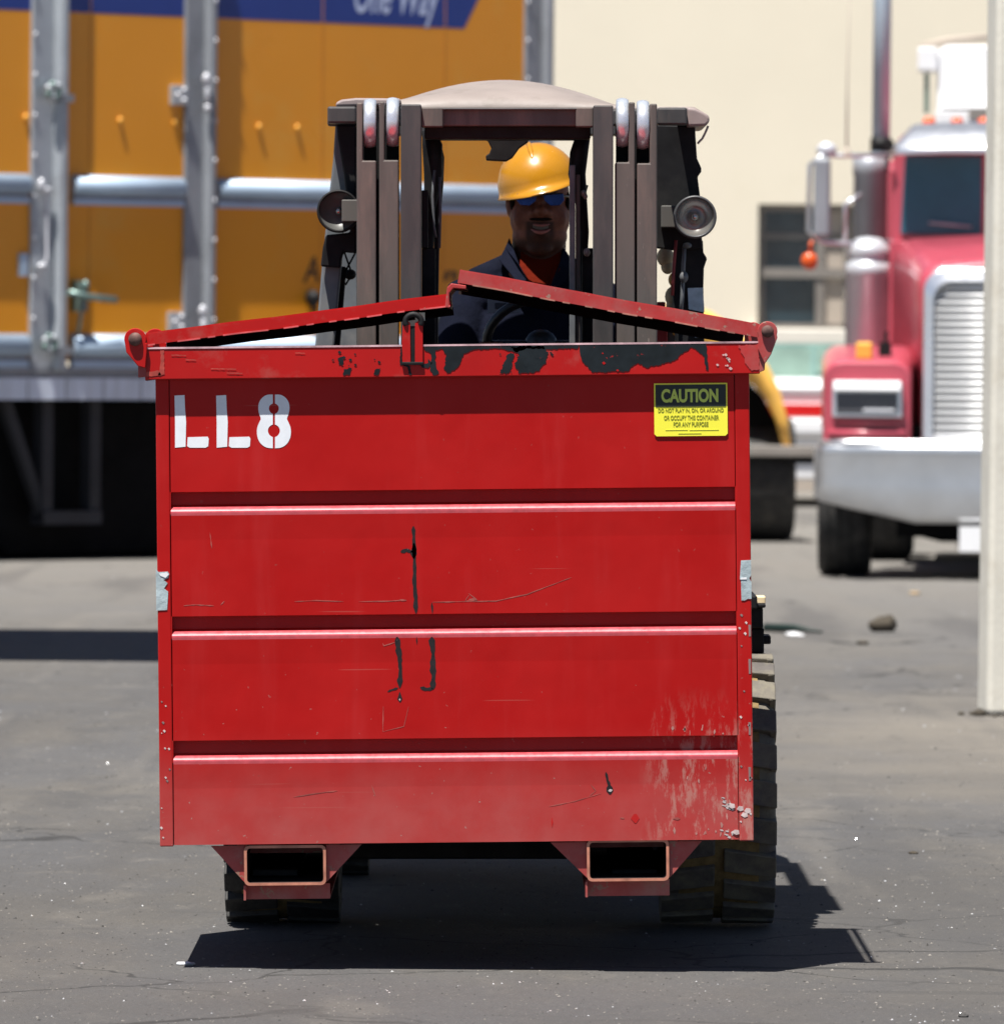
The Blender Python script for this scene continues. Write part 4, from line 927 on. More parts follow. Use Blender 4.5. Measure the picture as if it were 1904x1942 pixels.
b.tube([swc, swc+Vector((0, -.18, -.75))], .03, 10); b.build("steering_wheel", FRAME, fk)
b = MB(); b.box(-.40, .45, .35, .42, .95, 1.60); b.build("dashboard", BLACKM, fk, bevel=.03)
# front tyres with lugs
def big_tyre(cx_, cy, r, w, sgn, mtyre, mud):
    b = MB(); b.lathe([(r*.50, -w/2+.02), (r*.72, -w/2), (r*.90, -w/2+.005), (r*.945, -w/2+.03), (r*.955, 0), (r*.945, w/2-.03), (r*.90, w/2-.005), (r*.72, w/2), (r*.50, w/2-.02)], (cx_, cy, r), 'x', 56, m=0)
    n = 22
    for k in range(n):
        for side in (-1, 1):
            a0 = 2*math.pi*(k+(.5 if side > 0 else 0))/n
            def pt(a, xx, rr): return (cx_+xx, cy+rr*math.sin(a), r+rr*math.cos(a))
            da = 2*math.pi/n*.33; sk = 2*math.pi/n*.22
            vs = []
            for rr in (r*.93, r):
                vs += [pt(a0-da, side*w/2, rr), pt(a0+da, side*w/2, rr), pt(a0+da+sk, side*w*.04, rr), pt(a0-da+sk, side*w*.04, rr)]
            b.add(vs, [(0, 3, 2, 1), (4, 5, 6, 7), (0, 1, 5, 4), (1, 2, 6, 5), (2, 3, 7, 6), (3, 0, 4, 7)], 0)
            vs = []
            for rr in (r*.80, r*.995):
                vs += [pt(a0-da, side*(w/2+.0), rr), pt(a0+da, side*(w/2+.0), rr), pt(a0+da, side*(w/2-.02), rr), pt(a0-da, side*(w/2-.02), rr)]
            for q in (0, 1, 4, 5): pass
            b.add(vs, [(0, 3, 2, 1), (4, 5, 6, 7), (0, 1, 5, 4), (1, 2, 6, 5), (2, 3, 7, 6), (3, 0, 4, 7)], 0)
    t = b.build("tyre", [mtyre], None, bevel=.004)
    rm = MB(); rm.lathe([(0, -w*.15), (r*.2, -w*.2), (r*.4, -w*.35), (r*.54, -w*.48), (r*.54, w*.48), (r*.4, w*.35), (r*.2, w*.2), (0, w*.15)], (cx_, cy, r), 'x', 32)
    gm = MB(); gm.lathe([(r*.957, -w/2+.05), (r*.960, -w/4), (r*.960, w/4), (r*.957, w/2-.05)], (cx_, cy, r), 'x', 56)
    return t, rm, gm
rt = (fl(1465, 1500, YF).x, fl(432, 1650, YF).x)
for cxx, sgn in ((rt[0]-.165, 1), (rt[1]+.165, -1)):
    w_ = thing("wheel", "", "")
    del w_['label']; del w_['category']; w_.parent = fk
    t, rm, gm = big_tyre(cxx, 0, .395, .33, sgn, RUBBER_D if sgn > 0 else RUBBER, MUD)
    t.parent = w_; ro = rm.build("rim", STEEL_DK, w_); gm.build("tread_mud", MUD, w_)
for cxx in (-.52, .56):
    w_ = thing("wheel", "", ""); del w_['label']; del w_['category']; w_.parent = fk
    t, rm, gm = big_tyre(cxx, 2.05, .29, .22, 1, RUBBER, MUD); t.parent = w_; rm.build("rim", STEEL_DK, w_)

# ================================================================= DRIVER
YD = 24.25
pr_ = thing("person", "person in yellow hard hat, blue mirrored sunglasses and navy coverall driving the forklift", "person", (P(1018, 500, YD).x, YD, 1.33))
IP = inv(pr_)
def pl_(px, py, dy=0.): return IP @ P(px, py, YD+dy)
def zz(py): return pl_(1018, py).z
hd = pl_(1024, 400)      # head centre
eye = zz(378); chin = zz(484)
b = MB()
hcx = hd.x; crown = zz(300); hz_ = (crown+zz(470))/2
b.ell((hcx, .02, zz(365)), (.090, .108, .105), 28, 18)
b.ell((hcx, -.01, zz(415)), (.093, .090, .085), 24, 16)          # cheeks
b.ell((hcx, -.012, zz(447)), (.086, .082, .060), 24, 14)         # jaw
b.ell((hcx, -.062, zz(470)), (.042, .030, .026), 16, 10)         # chin
b.ell((hcx-.05, -.055, zz(416)), (.034, .028, .032), 14, 9); b.ell((hcx+.05, -.055, zz(416)), (.034, .028, .032), 14, 9)
b.ell((hcx+.002, -.090, zz(372)), (.012, .014, .03), 12, 8)      # nose bridge
b.ell((hcx+.002, -.108, zz(401)), (.020, .024, .017), 14, 9); b.ell((hcx-.020, -.096, zz(404)), (.014, .016, .012), 10, 7); b.ell((hcx+.024, -.096, zz(404)), (.014, .016, .012), 10, 7)
b.ell((hcx+.002, -.086, zz(426)), (.036, .018, .009), 14, 8); b.ell((hcx+.002, -.084, zz(443)), (.033, .019, .010), 14, 8)   # lips
b.ell((hcx, -.080, zz(362)), (.062, .022, .012), 16, 8)          # brow
for sg in (-1, 1):
    b.ell((hcx+sg*.094, .015, zz(392)), (.010, .022, .033), 12, 9); b.ell((hcx+sg*.100, .022, zz(386)), (.008, .018, .022), 10, 7)
nk = pl_(1022, 490)
b.tube([(hcx, .035, zz(440)), (hcx-.004, .04, zz(490)), (hcx-.012, .05, zz(540))], .08, 20, rs=[.083, .086, .10])
sh = zz(535)
b.ell((hcx-.02, .06, sh-.05), (.20, .11, .07), 24, 12)
b.ell((hcx-.02, .05, sh-.25), (.19, .12, .24), 24, 14); b.ell((hcx-.02, .03, sh-.48), (.19, .14, .20), 24, 14)
b.ell((hcx-.02, .05, .06), (.19, .17, .10), 24, 12)
swl = IP @ ((Matrix.Translation(fk.location) @ fk.rotation_euler.to_matrix().to_4x4()) @ swc)
def hand(c, sx):
    """palm and curled fingers round the wheel rim at c"""
    c = Vector(c)
    b.ell(c+Vector((0, .035, .0)), (.042, .018, .045), 14, 9)
    for i, (dx, ln) in enumerate(((-.030, .9), (-.010, 1.05), (.010, 1.0), (.029, .8))):
        k = .021*ln
        b.tube([c+Vector((dx, .03, .025)), c+Vector((dx, .005, .04+.004*ln)), c+Vector((dx, -.02*ln, .030)), c+Vector((dx, -.026*ln, .008)), c+Vector((dx, -.012, -.012))], .009, 10, rs=[.010, .0098, .0092, .0085, .007])
    b.tube([c+Vector((sx*-.03, .035, -.02)), c+Vector((sx*-.048, .015, .0)), c+Vector((sx*-.04, -.012, .012)), c+Vector((sx*-.02, -.024, .012))], .011, 10, rs=[.014, .0115, .0105, .0085])
for sg in (-1, 1):
    s0 = Vector((hcx-.02+sg*.20, .06, sh-.05)); el = Vector((hcx-.02+sg*.27, -.10, sh-.32)); ha = Vector((swl.x+sg*.15, swl.y-.02, swl.z-.045)); wr = ha+Vector((sg*.01, .075, -.015))
    b.tube([s0, s0.lerp(el, .5), el], .05, 16, rs=[.062, .052, .045]); b.ell(el, (.046, .046, .046), 14, 9)
    b.tube([el, el.lerp(wr, .35), wr, ha+Vector((0, .04, 0))], .04, 16, rs=[.045, .044, .029, .03]); hand(ha, sg)
    hp = Vector((hcx-.02+sg*.11, .0, .07)); kn = Vector((hcx-.02+sg*.15, -.44, .12)); an = Vector((hcx-.02+sg*.14, -.56, -.28))
    b.tube([hp, hp.lerp(kn, .5), kn], .08, 18, rs=[.095, .085, .065]); b.ell(kn, (.065, .065, .06), 14, 9); b.tube([kn, kn.lerp(an, .35), an], .055, 16, rs=[.062, .058, .038])
    b.tube([an+Vector((0, .04, -.05)), an+Vector((0, -.06, -.055)), an+Vector((0, -.18, -.075))], .04, 14, rs=[.045, .045, .032])
body = b.build("body", skin_mat(hcx, zz(433), zz(484)), pr_, remesh=.0065, smoothmod=2)
# clothing
b = MB()
b.ell((hcx-.02, .06, sh-.05), (.215, .125, .085), 28, 14); b.ell((hcx-.02, .045, sh-.25), (.215, .145, .26), 28, 16); b.ell((hcx-.02, .03, sh-.48), (.21, .16, .22), 28, 14); b.ell((hcx-.02, .05, .07), (.21, .19, .12), 24, 12)
for sg in (-1, 1):
    s0 = Vector((hcx-.02+sg*.195, .06, sh-.05)); el = Vector((hcx-.02+sg*.27, -.10, sh-.32)); ha = Vector((swl.x+sg*.15, swl.y-.02, swl.z-.045)); wr = ha+Vector((sg*.01, .075, -.015))
    b.tube([s0+Vector((-sg*.07, 0, .03)), s0, s0.lerp(el, .5), el], .06, 18, rs=[.07, .080, .070, .062]); b.ell(el, (.063, .063, .063), 14, 9); b.tube([el, el.lerp(wr, .5), wr], .05, 16, rs=[.062, .055, .042])
    b.tube([Vector((hcx-.01+sg*.075, .05, zz(500)+.0)), s0+Vector((-sg*.02, 0, .035))], .05, 14, rs=[.040, .06])
    hp = Vector((hcx-.02+sg*.11, .0, .07)); kn = Vector((hcx-.02+sg*.15, -.44, .12)); an = Vector((hcx-.02+sg*.14, -.56, -.28))
    b.tube([hp, hp.lerp(kn, .5), kn], .09, 18, rs=[.11, .098, .08]); b.ell(kn, (.08, .08, .075), 14, 9); b.tube([kn, kn.lerp(an, .5), an+Vector((0, 0, .02))], .06, 16, rs=[.078, .068, .058])
b.build("coverall", NAVY, pr_, remesh=.009, smoothmod=3)
# open collar flaps and the tee shirt in the V
def slab(pts, thick, m, name, yoff=0):
    b = MB(); vs = [Vector(p) for p in pts]; n = len(vs); b.add([*vs, *[v+Vector((0, thick, 0)) for v in vs]], [list(range(n)), list(range(n, 2*n))[::-1]]+[[i, (i+1) % n, n+(i+1) % n, n+i] for i in range(n)]); return b.build(name, m, pr_, bevel=.004)
def q3(px, py, y): v = pl_(px, py, 0); return (v.x, y, v.z)
slab([q3(988, 470, -.02), q3(1064, 478, -.02), q3(1062, 510, -.075), q3(1032, 565, -.125), q3(1012, 545, -.12), q3(985, 505, -.07)], .06, ORSH, "tee_shirt")
slab([q3(966, 450, .0), q3(958, 470, .0), q3(946, 492, -.03), q3(985, 540, -.105), q3(1020, 572, -.135), q3(1006, 540, -.12), q3(984, 500, -.075)], .03, NAVY, "collar")
slab([q3(1068, 468, .0), q3(1082, 488, -.02), q3(1095, 515, -.05), q3(1062, 550, -.12), q3(1032, 580, -.14), q3(1046, 535, -.11), q3(1060, 500, -.06)], .03, NAVY, "collar")
# name patch
a = pl_(925, 567); c_ = pl_(986, 594)
b = MB(); b.box(a.x, c_.x, -.128, -.10, c_.z, a.z, 0); b.box(a.x+.022, c_.x-.025, -.131, -.127, c_.z+.012, a.z-.012, 1); b.build("name_patch", [PATCH, PATCH2], pr_, bevel=.003)
# moustache + goatee, hair at temple
b = MB(); b.ell((hcx+.002, -.0950, zz(416)), (.036, .011, .0062), 14, 8)
for sg in (-1, 1): b.ell((hcx+sg*.084, .0, zz(382)), (.010, .03, .034), 10, 8)
b.ell((hcx, .055, zz(375)), (.088, .085, .09), 20, 14)
b.build("hair", HAIRM, pr_)
b = MB(); b.tube([(hcx+.002+.030*t, -.1035+.012*t*t, zz(428)+.005*t*t) for t in (-1, -.6, -.25, 0, .25, .6, 1)], .004, 8, rs=[.001, .003, .0042, .0036, .0042, .003, .001])
b.tube([(hcx+.002+.030*t, -.1035+.012*t*t, zz(441)+.010*t*t) for t in (-1, -.6, -.25, 0, .25, .6, 1)], .005, 8, rs=[.001, .0042, .0058, .006, .0058, .0042, .001]); b.build("lips", LIP, body)
b = MB(); b.prism([(hcx+.002+.024*t, zz(430)+.004*t*t) for t in (-1, -.5, 0, .5, 1)]+[(hcx+.002+.024*t, zz(436)+.006*t*t) for t in (1, .5, 0, -.5, -1)], -.1025, -.098); b.build("teeth", mat("teeth", (.13, .105, .085), .6), body)
# sunglasses
b = MB()
for sg in (-1, 1):
    cxg = hcx+sg*.040; rows = []
    pts = [(-.031*sg, .012), (.031*sg, .017), (.033*sg, -.004), (.02*sg, -.019), (-.008*sg, -.020), (-.026*sg, -.006)]
    b.prism([(cxg+x, eye+z) for x, z in pts], -.112, -.105, m=0)
    b.tube([(hcx+sg*.068, -.10, eye+.010), (hcx+sg*.086, -.05, eye+.010), (hcx+sg*.090, .02, eye+.008)], .0035, 8, m=1)
    b.tube([(hcx+sg*.004, -.110, eye+.012), (cxg, -.112, eye+.0185), (hcx+sg*.070, -.102, eye+.016)], .003, 8, m=1)
b.tube([(hcx-.01, -.112, eye+.008), (hcx, -.114, eye+.011), (hcx+.01, -.112, eye+.008)], .003, 8, m=1)
b.build("sunglasses", [SHADES, FRAME], pr_, bevel=.002)
# hard hat, tilted
hc = pl_(1021, 350, 0)
Mh = Matrix.Translation((hc.x, .01, hc.z+.002)) @ Matrix.Rotation(R(-14), 4, 'Y') @ Matrix.Rotation(R(3), 4, 'X')
b = MB(); rows = []
NS = 48
for j in range(13):
    ph = math.pi/2*j/12; row = []
    for k in range(NS+1):
        a = 2*math.pi*k/NS; ridge = 1+.03*max(0, math.cos(a*2-math.pi))**6*math.sin(ph)+0
        row.append((.124*math.cos(ph)*math.cos(a), .140*math.cos(ph)*math.sin(a), .128*math.sin(ph)))
    rows.append(row)
lo = []
for f_, e, dz in ((1, 1.02, -.012), (1, 1.075, -.020)):
    row = []
    for k in range(NS+1):
        a = 2*math.pi*k/NS; fr = max(0, -math.sin(a))**3
        row.append(((.124*e)*math.cos(a), (.140*e+.045*fr*(e-1)/.075)*math.sin(a), dz-.006*fr))
    lo.insert(0, row)
b.sheet(lo+rows, M=Mh)
b.tube([Mh @ Vector((0, -.138+.0*t, .0+.02)) if False else Mh @ Vector((0, -.138*math.cos(t), .1265*math.sin(t))) for t in [k*math.pi/16 for k in range(3, 14)]], .0075, 10, rs=[.001, .004]+[.0075]*7+[.004, .001])
b.build("hard_hat", HAT, pr_, solid=.003)

# ================================================================= RED DUMPSTER
YDm = 21.2; SD = F/YDm
p1 = P(862, 1150, YDm)
dm = thing("dumpster", "scratched red steel dumpster stencilled LL8 with half-open lids, held up on the forks", "dumpster", (p1.x, YDm, 0), (0, R(-1.02), 0))
ID = inv(dm)
def dl(px, py, off=0.):
    """local x,z of a picture point on the front face (local y = off)"""
    q = ID @ P(px, py, YDm+off); return q.x, q.z
XLf, XRf = dl(299, 1150)[0], dl(1425, 1150)[0]
z0 = dl(862, 1598)[1]; z1 = dl(862, 708)[1]; DEP = 1.17
# front panel with rib grooves
xa, xb = dl(326, 1150)[0], dl(1396, 1150)[0]
prof = [(.0, z1)]
for yt, yl in ((928, 970), (1164, 1206), (1400, 1442)):
    t = dl(862, yt)[1]; l = dl(862, yl)[1]; h = t-l
    prof += [(.0, t), (.022, t-.002), (.020, t-h*.58), (.013, t-h*.68), (.007, t-h*.74), (.003, t-h*.79), (.0005, t-h*.83), (-.0010, t-h*.87), (-.0018, t-h*.91), (-.0020, t-h*.95), (-.0020, t-h*.98), (-.0019, l-.004), (.0, l-.07)]
prof += [(.0, z0)]
b = MB(); NXs = 2
rows = [[(xa+(xb-xa)*i/NXs, y, z) for i in range(NXs+1)] for y, z in prof]
b.sheet(rows, m=0, smooth=False)
for i_ in range(len(b.m)):
    if i_//2 < 39 and (i_//2) % 13 in (4, 5, 6, 7, 8, 9, 10, 11): b.m[i_] = 6
# closing cheeks at groove ends
fp = b
# painted marks and scrapes laid on the panel (surface pattern)
def yprof(z):
    for (ya, za), (yb_, zb_) in zip(prof[:-1], prof[1:]):
        if zb_ <= z <= za and za > zb_: return ya+(yb_-ya)*(za-z)/(za-zb_)
    return 0.
def stroke(pts, w, m, off=-.0006, jit=.28, sub=5):
    pts = [Vector(dl(*p)) for p in pts]; dens = []
    for a_, c2 in zip(pts[:-1], pts[1:]):
        for k in range(sub): dens.append(a_.lerp(c2, k/sub))
    dens.append(pts[-1]); Ls, Rs = [], []; n = len(dens)
    for i, p in enumerate(dens):
        t = (dens[min(i+1, n-1)]-dens[max(i-1, 0)]); t = t.normalized() if t.length > 0 else Vector((0, 1)); nn = Vector((-t.y, t.x))
        ww = w/SD*.5*(1-(.75 if i in (0, n-1) else 0))*(1+random.uniform(-jit, jit))
        Ls.append(p+nn*ww); Rs.append(p-nn*ww*(1+random.uniform(-jit, jit)))
    for i in range(n-1): fp.add([(q[0], off+yprof(q[1]), q[1]) for q in (Ls[i], Ls[i+1], Rs[i+1], Rs[i])], [(0, 1, 2, 3)], m)
stroke([(784, 998), (785, 1030), (786, 1040), (786, 1100), (788, 1130), (789, 1164)], 7, 1)
stroke([(783, 1047), (771, 1043), (760, 1047)], 7, 1, sub=3); stroke([(785, 1030), (785, 1060)], 9, 1, sub=3)
stroke([(819, 1143), (820, 1164)], 4, 1, sub=3)
stroke([(753, 1208), (757, 1240), (759, 1270), (758, 1305)], 9.5, 1); stroke([(755, 1305), (742, 1309), (735, 1312)], 4, 1, sub=3)
stroke([(758, 1313), (759, 1332)], 7, 1, sub=3); stroke([(758, 1325), (758.5, 1329)], 3, 3, -.0012, sub=2)
stroke([(819, 1208), (821, 1240), (822, 1280), (821, 1308)], 9, 1); stroke([(821, 1307), (806, 1307), (797, 1304)], 6, 1, sub=3)
stroke([(790, 1208), (791, 1222)], 3, 1, sub=2)
stroke([(1149, 1465), (1152, 1480), (1156, 1490)], 5, 1, sub=3); stroke([(1155, 1488), (1157, 1507)], 13, 1, sub=3, jit=.15); stroke([(1157, 1497), (1158, 1502)], 9, 3, -.0012, sub=2)
for pts in (((558, 1141), (600, 1139), (652, 1141)), ((680, 1141), (740, 1140), (770, 1138)), ((820, 1142), (880, 1141), (940, 1140), (1000, 1127), (1050, 1108), (1084, 1095)),
            ((348, 1149), (372, 1147), (406, 1149)), ((418, 1148), (426, 1140)), ((727, 1340), (726, 1388), (766, 1378), (775, 1340)), ((726, 1220), (728, 1225), (750, 1218)),
            ((398, 1010), (402, 1040)), ((888, 1125), (905, 1138), (882, 1140), (890, 1128)), ((556, 1512), (600, 1505), (640, 1500)), ((705, 1490), (712, 1510)), ((470, 948+10), (471, 962)),
            ((1120, 1488), (1130, 1500), (1118, 1510)), ((1040, 1530), (1090, 1520), (1140, 1505))):
    stroke(pts, 1.5, 2, -.0005, .5, 4)
for px_, py_, r in ((764, 1138, 7), (896, 1137, 7), (320, 1299, 7), (1283, 1553, 7), (1180, 1552, 4)):
    stroke([(px_-r, py_), (px_+r, py_+.5)], 4, 2, -.0006, .5, 3)
for i in range(46):      # pale flaking near one lower corner
    px_ = random.gauss(1355, 40); py_ = random.uniform(1370, 1585)
    if 1250 < px_ < 1392 and not 1392 < py_ < 1450: stroke([(px_, py_), (px_+random.uniform(-2, 2), py_+random.uniform(4, 14))], random.uniform(2, 6), 4, -.0005, .6, 2)
for i in range(16):
    px_ = random.uniform(1368, 1392); py_ = random.choice((1520, 1530, 1580))+random.gauss(0, 5); stroke([(px_-3, py_), (px_+4, py_+2)], random.uniform(3, 7), 3, -.0009, .6, 2)
for px_, py_, w in ((1047, 1560, 3), (1063, 1548, 0), (1205, 1553, 14)):
    if w: stroke([(px_, py_-9), (px_, py_+9)], w, 5, -.0007, .3, 2)
fpo = fp.build("front_panel", [RED_P, SCRAPE, GREYSCR, mat("bare_metal_fleck", (.6, .52, .5), .4, .2), mat("faded_flake", (.44, .20, .17), .6, var=.25, scale=30), mat("fresh_red", (.48, .008, .006), .35), LEDGE], dm)
# corner posts (flat strips beside the panel, folded round the corner)
for x0_, x1_2 in ((XLf, xa-.002), (xb+.002, XRf)):
    b = MB(); b.box(x0_, x1_2, -.0015, .05, z0-.004, z1); b.build("corner_post", RED_P, dm, bevel=.003)
for sx, xx in ((-1, XLf), (1, XRf)):
    b = MB(); b.box(min(xx+.001*-sx, xx-sx*.006), max(xx+.001*-sx, xx-sx*.006), .05, DEP, z0, z1-.0)
    b.build("side_panel", RED, dm)
    b = MB()
    for zr_ in (.28, .61, .95):
        pass
b = MB(); b.box(XLf, XRf, DEP, DEP+.006, z0, z1); b.build("rear_panel", RED, dm)
b = MB(); b.box(XLf+.006, XRf-.006, .05, DEP, z0+.0, z0+.008); b.build("floor", RED_DULL, dm)
# groove end cheeks
b = MB()
for yt, yl in ((928, 970), (1164, 1206), (1400, 1442)):
    t = dl(862, yt)[1]; l = dl(862, yl)[1]
    for xx in (xa-.004, xb): b.box(xx, xx+.004, .0005, .024, l, t)
b.build("groove_end", RED, fpo)
# rim: box tube all round
rx0, rx1 = dl(275, 700, -.03)[0], dl(1441, 700, -.03)[0]; rz0, rz1 = dl(862, 714.5, -.03)[1], dl(862, 653.5, -.03)[1]
b = MB()
b.box(rx0, rx1, -.030, .03, rz0, rz1); b.box(rx0+.0, rx0+.06, .03, DEP-.02, rz0, rz1-.001); b.box(rx1-.06, rx1, .03, DEP-.02, rz0, rz1-.001); b.box(rx0, rx1, DEP-.02, DEP+.03, rz0, rz1-.002)
# paint patches on the rim face, slightly proud: traced irregular shapes
def patch(b, pts, m=0, off=-.0312, jit=1.5, step=3.):
    out = []
    n = len(pts)
    for i in range(n):
        a_ = Vector(pts[i]); c2 = Vector(pts[(i+1) % n]); k = max(1, int((c2-a_).length/step))
        for j in range(k):
            p = a_.lerp(c2, j/k)
            if j: p += Vector((random.uniform(-jit, jit), random.uniform(-jit, jit)))
            out.append(p)
    def fit(p):
        x, z = dl(p.x, p.y, off); return (x, off, min(max(z, rz0+.001), rz1-.0015))
    b.face([fit(p) for p in out], m)
b.m = [5]*len(b.m)
patch(b, [(803, 655), (1096, 653), (1096, 660), (1040, 662), (1000, 660), (980, 668), (950, 660), (905, 662), (880, 670), (872, 690), (862, 702), (848, 708), (842, 700), (846, 675), (840, 662), (826, 664), (826, 690), (832, 708), (824, 712), (815, 700), (818, 672), (805, 662)])
patch(b, [(968, 660), (1000, 655), (1032, 657), (1040, 670), (1033, 690), (1024, 700), (1012, 707), (985, 708), (975, 690), (985, 675)], jit=2.4)
patch(b, [(962, 672), (975, 668), (972, 690), (965, 707), (946, 708), (955, 690)], jit=2.2)
patch(b, [(1099, 653), (1340, 650), (1343, 703), (1338, 700), (1336, 676), (1322, 665), (1312, 658), (1296, 668), (1280, 683), (1250, 692), (1225, 697), (1210, 688), (1196, 696), (1190, 704), (1125, 706), (1108, 690), (1100, 672)], jit=1.5)
patch(b, [(640, 680), (650, 676), (652, 688), (644, 692)], jit=1); patch(b, [(652, 700), (668, 698), (664, 710), (650, 711)], jit=1); patch(b, [(712, 700), (722, 698), (718, 711), (708, 710)], jit=1)
patch(b, [(760, 655), (764, 655), (762, 690), (778, 694), (781, 711), (776, 711), (773, 696), (758, 692)], jit=.8); patch(b, [(796, 692), (812, 688), (812, 680), (820, 688), (812, 698), (800, 697)], jit=.8)
for i in range(22):
    px_ = random.choice((random.uniform(630, 720), random.uniform(930, 1060), random.uniform(1125, 1240))); py_ = random.uniform(664, 706); r = random.uniform(1.5, 4)
    patch(b, [(px_-r, py_), (px_, py_-r*.7), (px_+r, py_+r*.3), (px_, py_+r)], m=0 if px_ < 1100 else 1, off=-.0315 if px_ < 1100 else -.0318, jit=.6)
for i in range(9):
    px_ = random.uniform(1355, 1400); py_ = random.uniform(665, 700); r = random.uniform(1, 4)
    patch(b, [(px_-r, py_), (px_, py_-r*.7), (px_+r, py_+r*.3), (px_, py_+r)], m=2, off=-.0316, jit=.6)
patch(b, [(304, 664), (311, 664), (312, 710), (300, 712), (303, 700), (305, 685)], m=3, jit=.8); patch(b, [(276, 706), (300, 702), (306, 712), (276, 714)], m=3, jit=.8)
for (px_, py_, ln) in ((325, 672, 28), (352, 681, 20), (400, 698, 48), (560, 668, 18), (430, 706, 30)):
    patch(b, [(px_, py_), (px_+ln, py_+1), (px_+ln, py_+2.6), (px_, py_+2)], m=3, off=-.0316, jit=.5)
patch(b, [(1400, 655), (1440, 652), (1440, 700), (1425, 703), (1415, 690), (1408, 672)], m=4, jit=1.5, off=-.0314)
rim = b.build("rim", [BLACKP, RED, mat("pale_chip", (.6, .4, .38), .5), mat("dull_rub", (.38, .05, .035), .55, var=.4, scale=30), RED_WORN, RED], dm, bevel=.003)
b = MB(); b.box(rx0+.004, rx1-.004, -.0318, -.029, rz1-.0035, rz1+.0015)
b.build("rim_top_edge", mat("rim_edge_highlight", (.66, .42, .44), .35, .2, var=.5, scale=14, stretch=(1, 1, 1)), rim)  # pale strip paints the thin highlight along the rim's top edge
# lids: pressed sheets with turned-down flanges, hinged at each end
def lid(hx, hz_p, ex, ez_p, thick_p, name):
    """hinge end (hx,hz_p) top edge to free end (ex,ez_p)"""
    a = Vector(dl(hx, hz_p, -.02)); e = Vector(dl(ex, ez_p, -.02)); d = (e-a); nrm = Vector((-d.y, d.x)).normalized()
    if nrm.y < 0: nrm = -nrm
    th = thick_p/SD; b = MB(); NL = 14
    def pt(f, off, y): 
        s = .0016*math.sin(f*9)+.0009*math.sin(f*23+1); p = a.lerp(e, f)+nrm*(off+s*(.6 if name else 0)); return (p.x, y, p.y)
    for y0_, y1_2 in ((-.032, -.026), (DEP+.01, DEP+.016)):      # flanges; rear one deepened and near-black for shade under the lid
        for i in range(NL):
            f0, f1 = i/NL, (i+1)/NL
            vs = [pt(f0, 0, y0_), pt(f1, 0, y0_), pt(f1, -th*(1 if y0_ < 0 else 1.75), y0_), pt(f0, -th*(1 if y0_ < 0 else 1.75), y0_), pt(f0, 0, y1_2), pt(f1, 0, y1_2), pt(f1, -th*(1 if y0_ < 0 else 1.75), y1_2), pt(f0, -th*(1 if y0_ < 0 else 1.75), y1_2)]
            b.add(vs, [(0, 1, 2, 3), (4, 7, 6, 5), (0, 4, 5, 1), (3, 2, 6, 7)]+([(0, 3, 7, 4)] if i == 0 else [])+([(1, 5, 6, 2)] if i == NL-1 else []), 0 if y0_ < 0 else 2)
    for i in range(NL):
        f0, f1 = i/NL, (i+1)/NL
        vs = [pt(f0, .0035, -.0305), pt(f1, .0035, -.0305), pt(f1, .0035, DEP+.013), pt(f0, .0035, DEP+.013), pt(f0, -.003, -.0305), pt(f1, -.003, -.0305), pt(f1, -.003, DEP+.013), pt(f0, -.003, DEP+.013)]
        b.add(vs, [(0, 3, 2, 1), (4, 5, 6, 7), (0, 1, 5, 4), (2, 3, 7, 6)], 0)
    # free-end flange
    p, q = a.lerp(e, 1.0), a.lerp(e, 1.0)-nrm*th
    b.prism([(p.x, p.y), (q.x, q.y), (q.x-(d.normalized().x*.006), q.y-d.normalized().y*.006), (p.x-d.normalized().x*.006, p.y-d.normalized().y*.006)], -.026, DEP+.01)
    # underside stiffener
    for f in (.35, .7):
        u0, u1 = a.lerp(e, f-.02), a.lerp(e, f+.02)
        b.prism([(u0.x, u0.y-.004), (u1.x, u1.y-.004), (u1.x-nrm.x*.02, u1.y-.026), (u0.x-nrm.x*.02, u0.y-.026)], .0, DEP)
    # bright worn lower edge of the flange
    for i in range(40):
        if random.random() < .45: continue
        f0, f1 = i/40, (i+1)/40
        b.add([pt(f0, -th+.002, -.0335), pt(f1, -th+.002, -.0335), pt(f1, -th-.002, -.0335), pt(f0, -th-.002, -.0335), pt(f0, -th+.002, -.027), pt(f1, -th+.002, -.027), pt(f1, -th-.002, -.027), pt(f0, -th-.002, -.027)],
               [(0, 1, 2, 3), (0, 4, 5, 1), (3, 2, 6, 7)], 1)
    o = b.build("lid", [RED_WORN if hx > 900 else RED, PINK_EDGE if hx < 900 else mat("rust_chip_edge", (.40, .16, .12), .5, var=.5, scale=20), INSIDE_SHADE], dm)
    return o
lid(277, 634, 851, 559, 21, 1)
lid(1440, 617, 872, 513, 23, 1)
# overlapping folded lip of the left lid
q = [dl(*p, -.02) for p in ((846, 562), (848, 545), (856, 537), (884, 541), (884, 548), (860, 546), (852, 556), (852, 584), (844, 582))]
b = MB(); b.prism(q, -.034, DEP); b.build("lid_lip", RED_WORN, dm, bevel=.002)
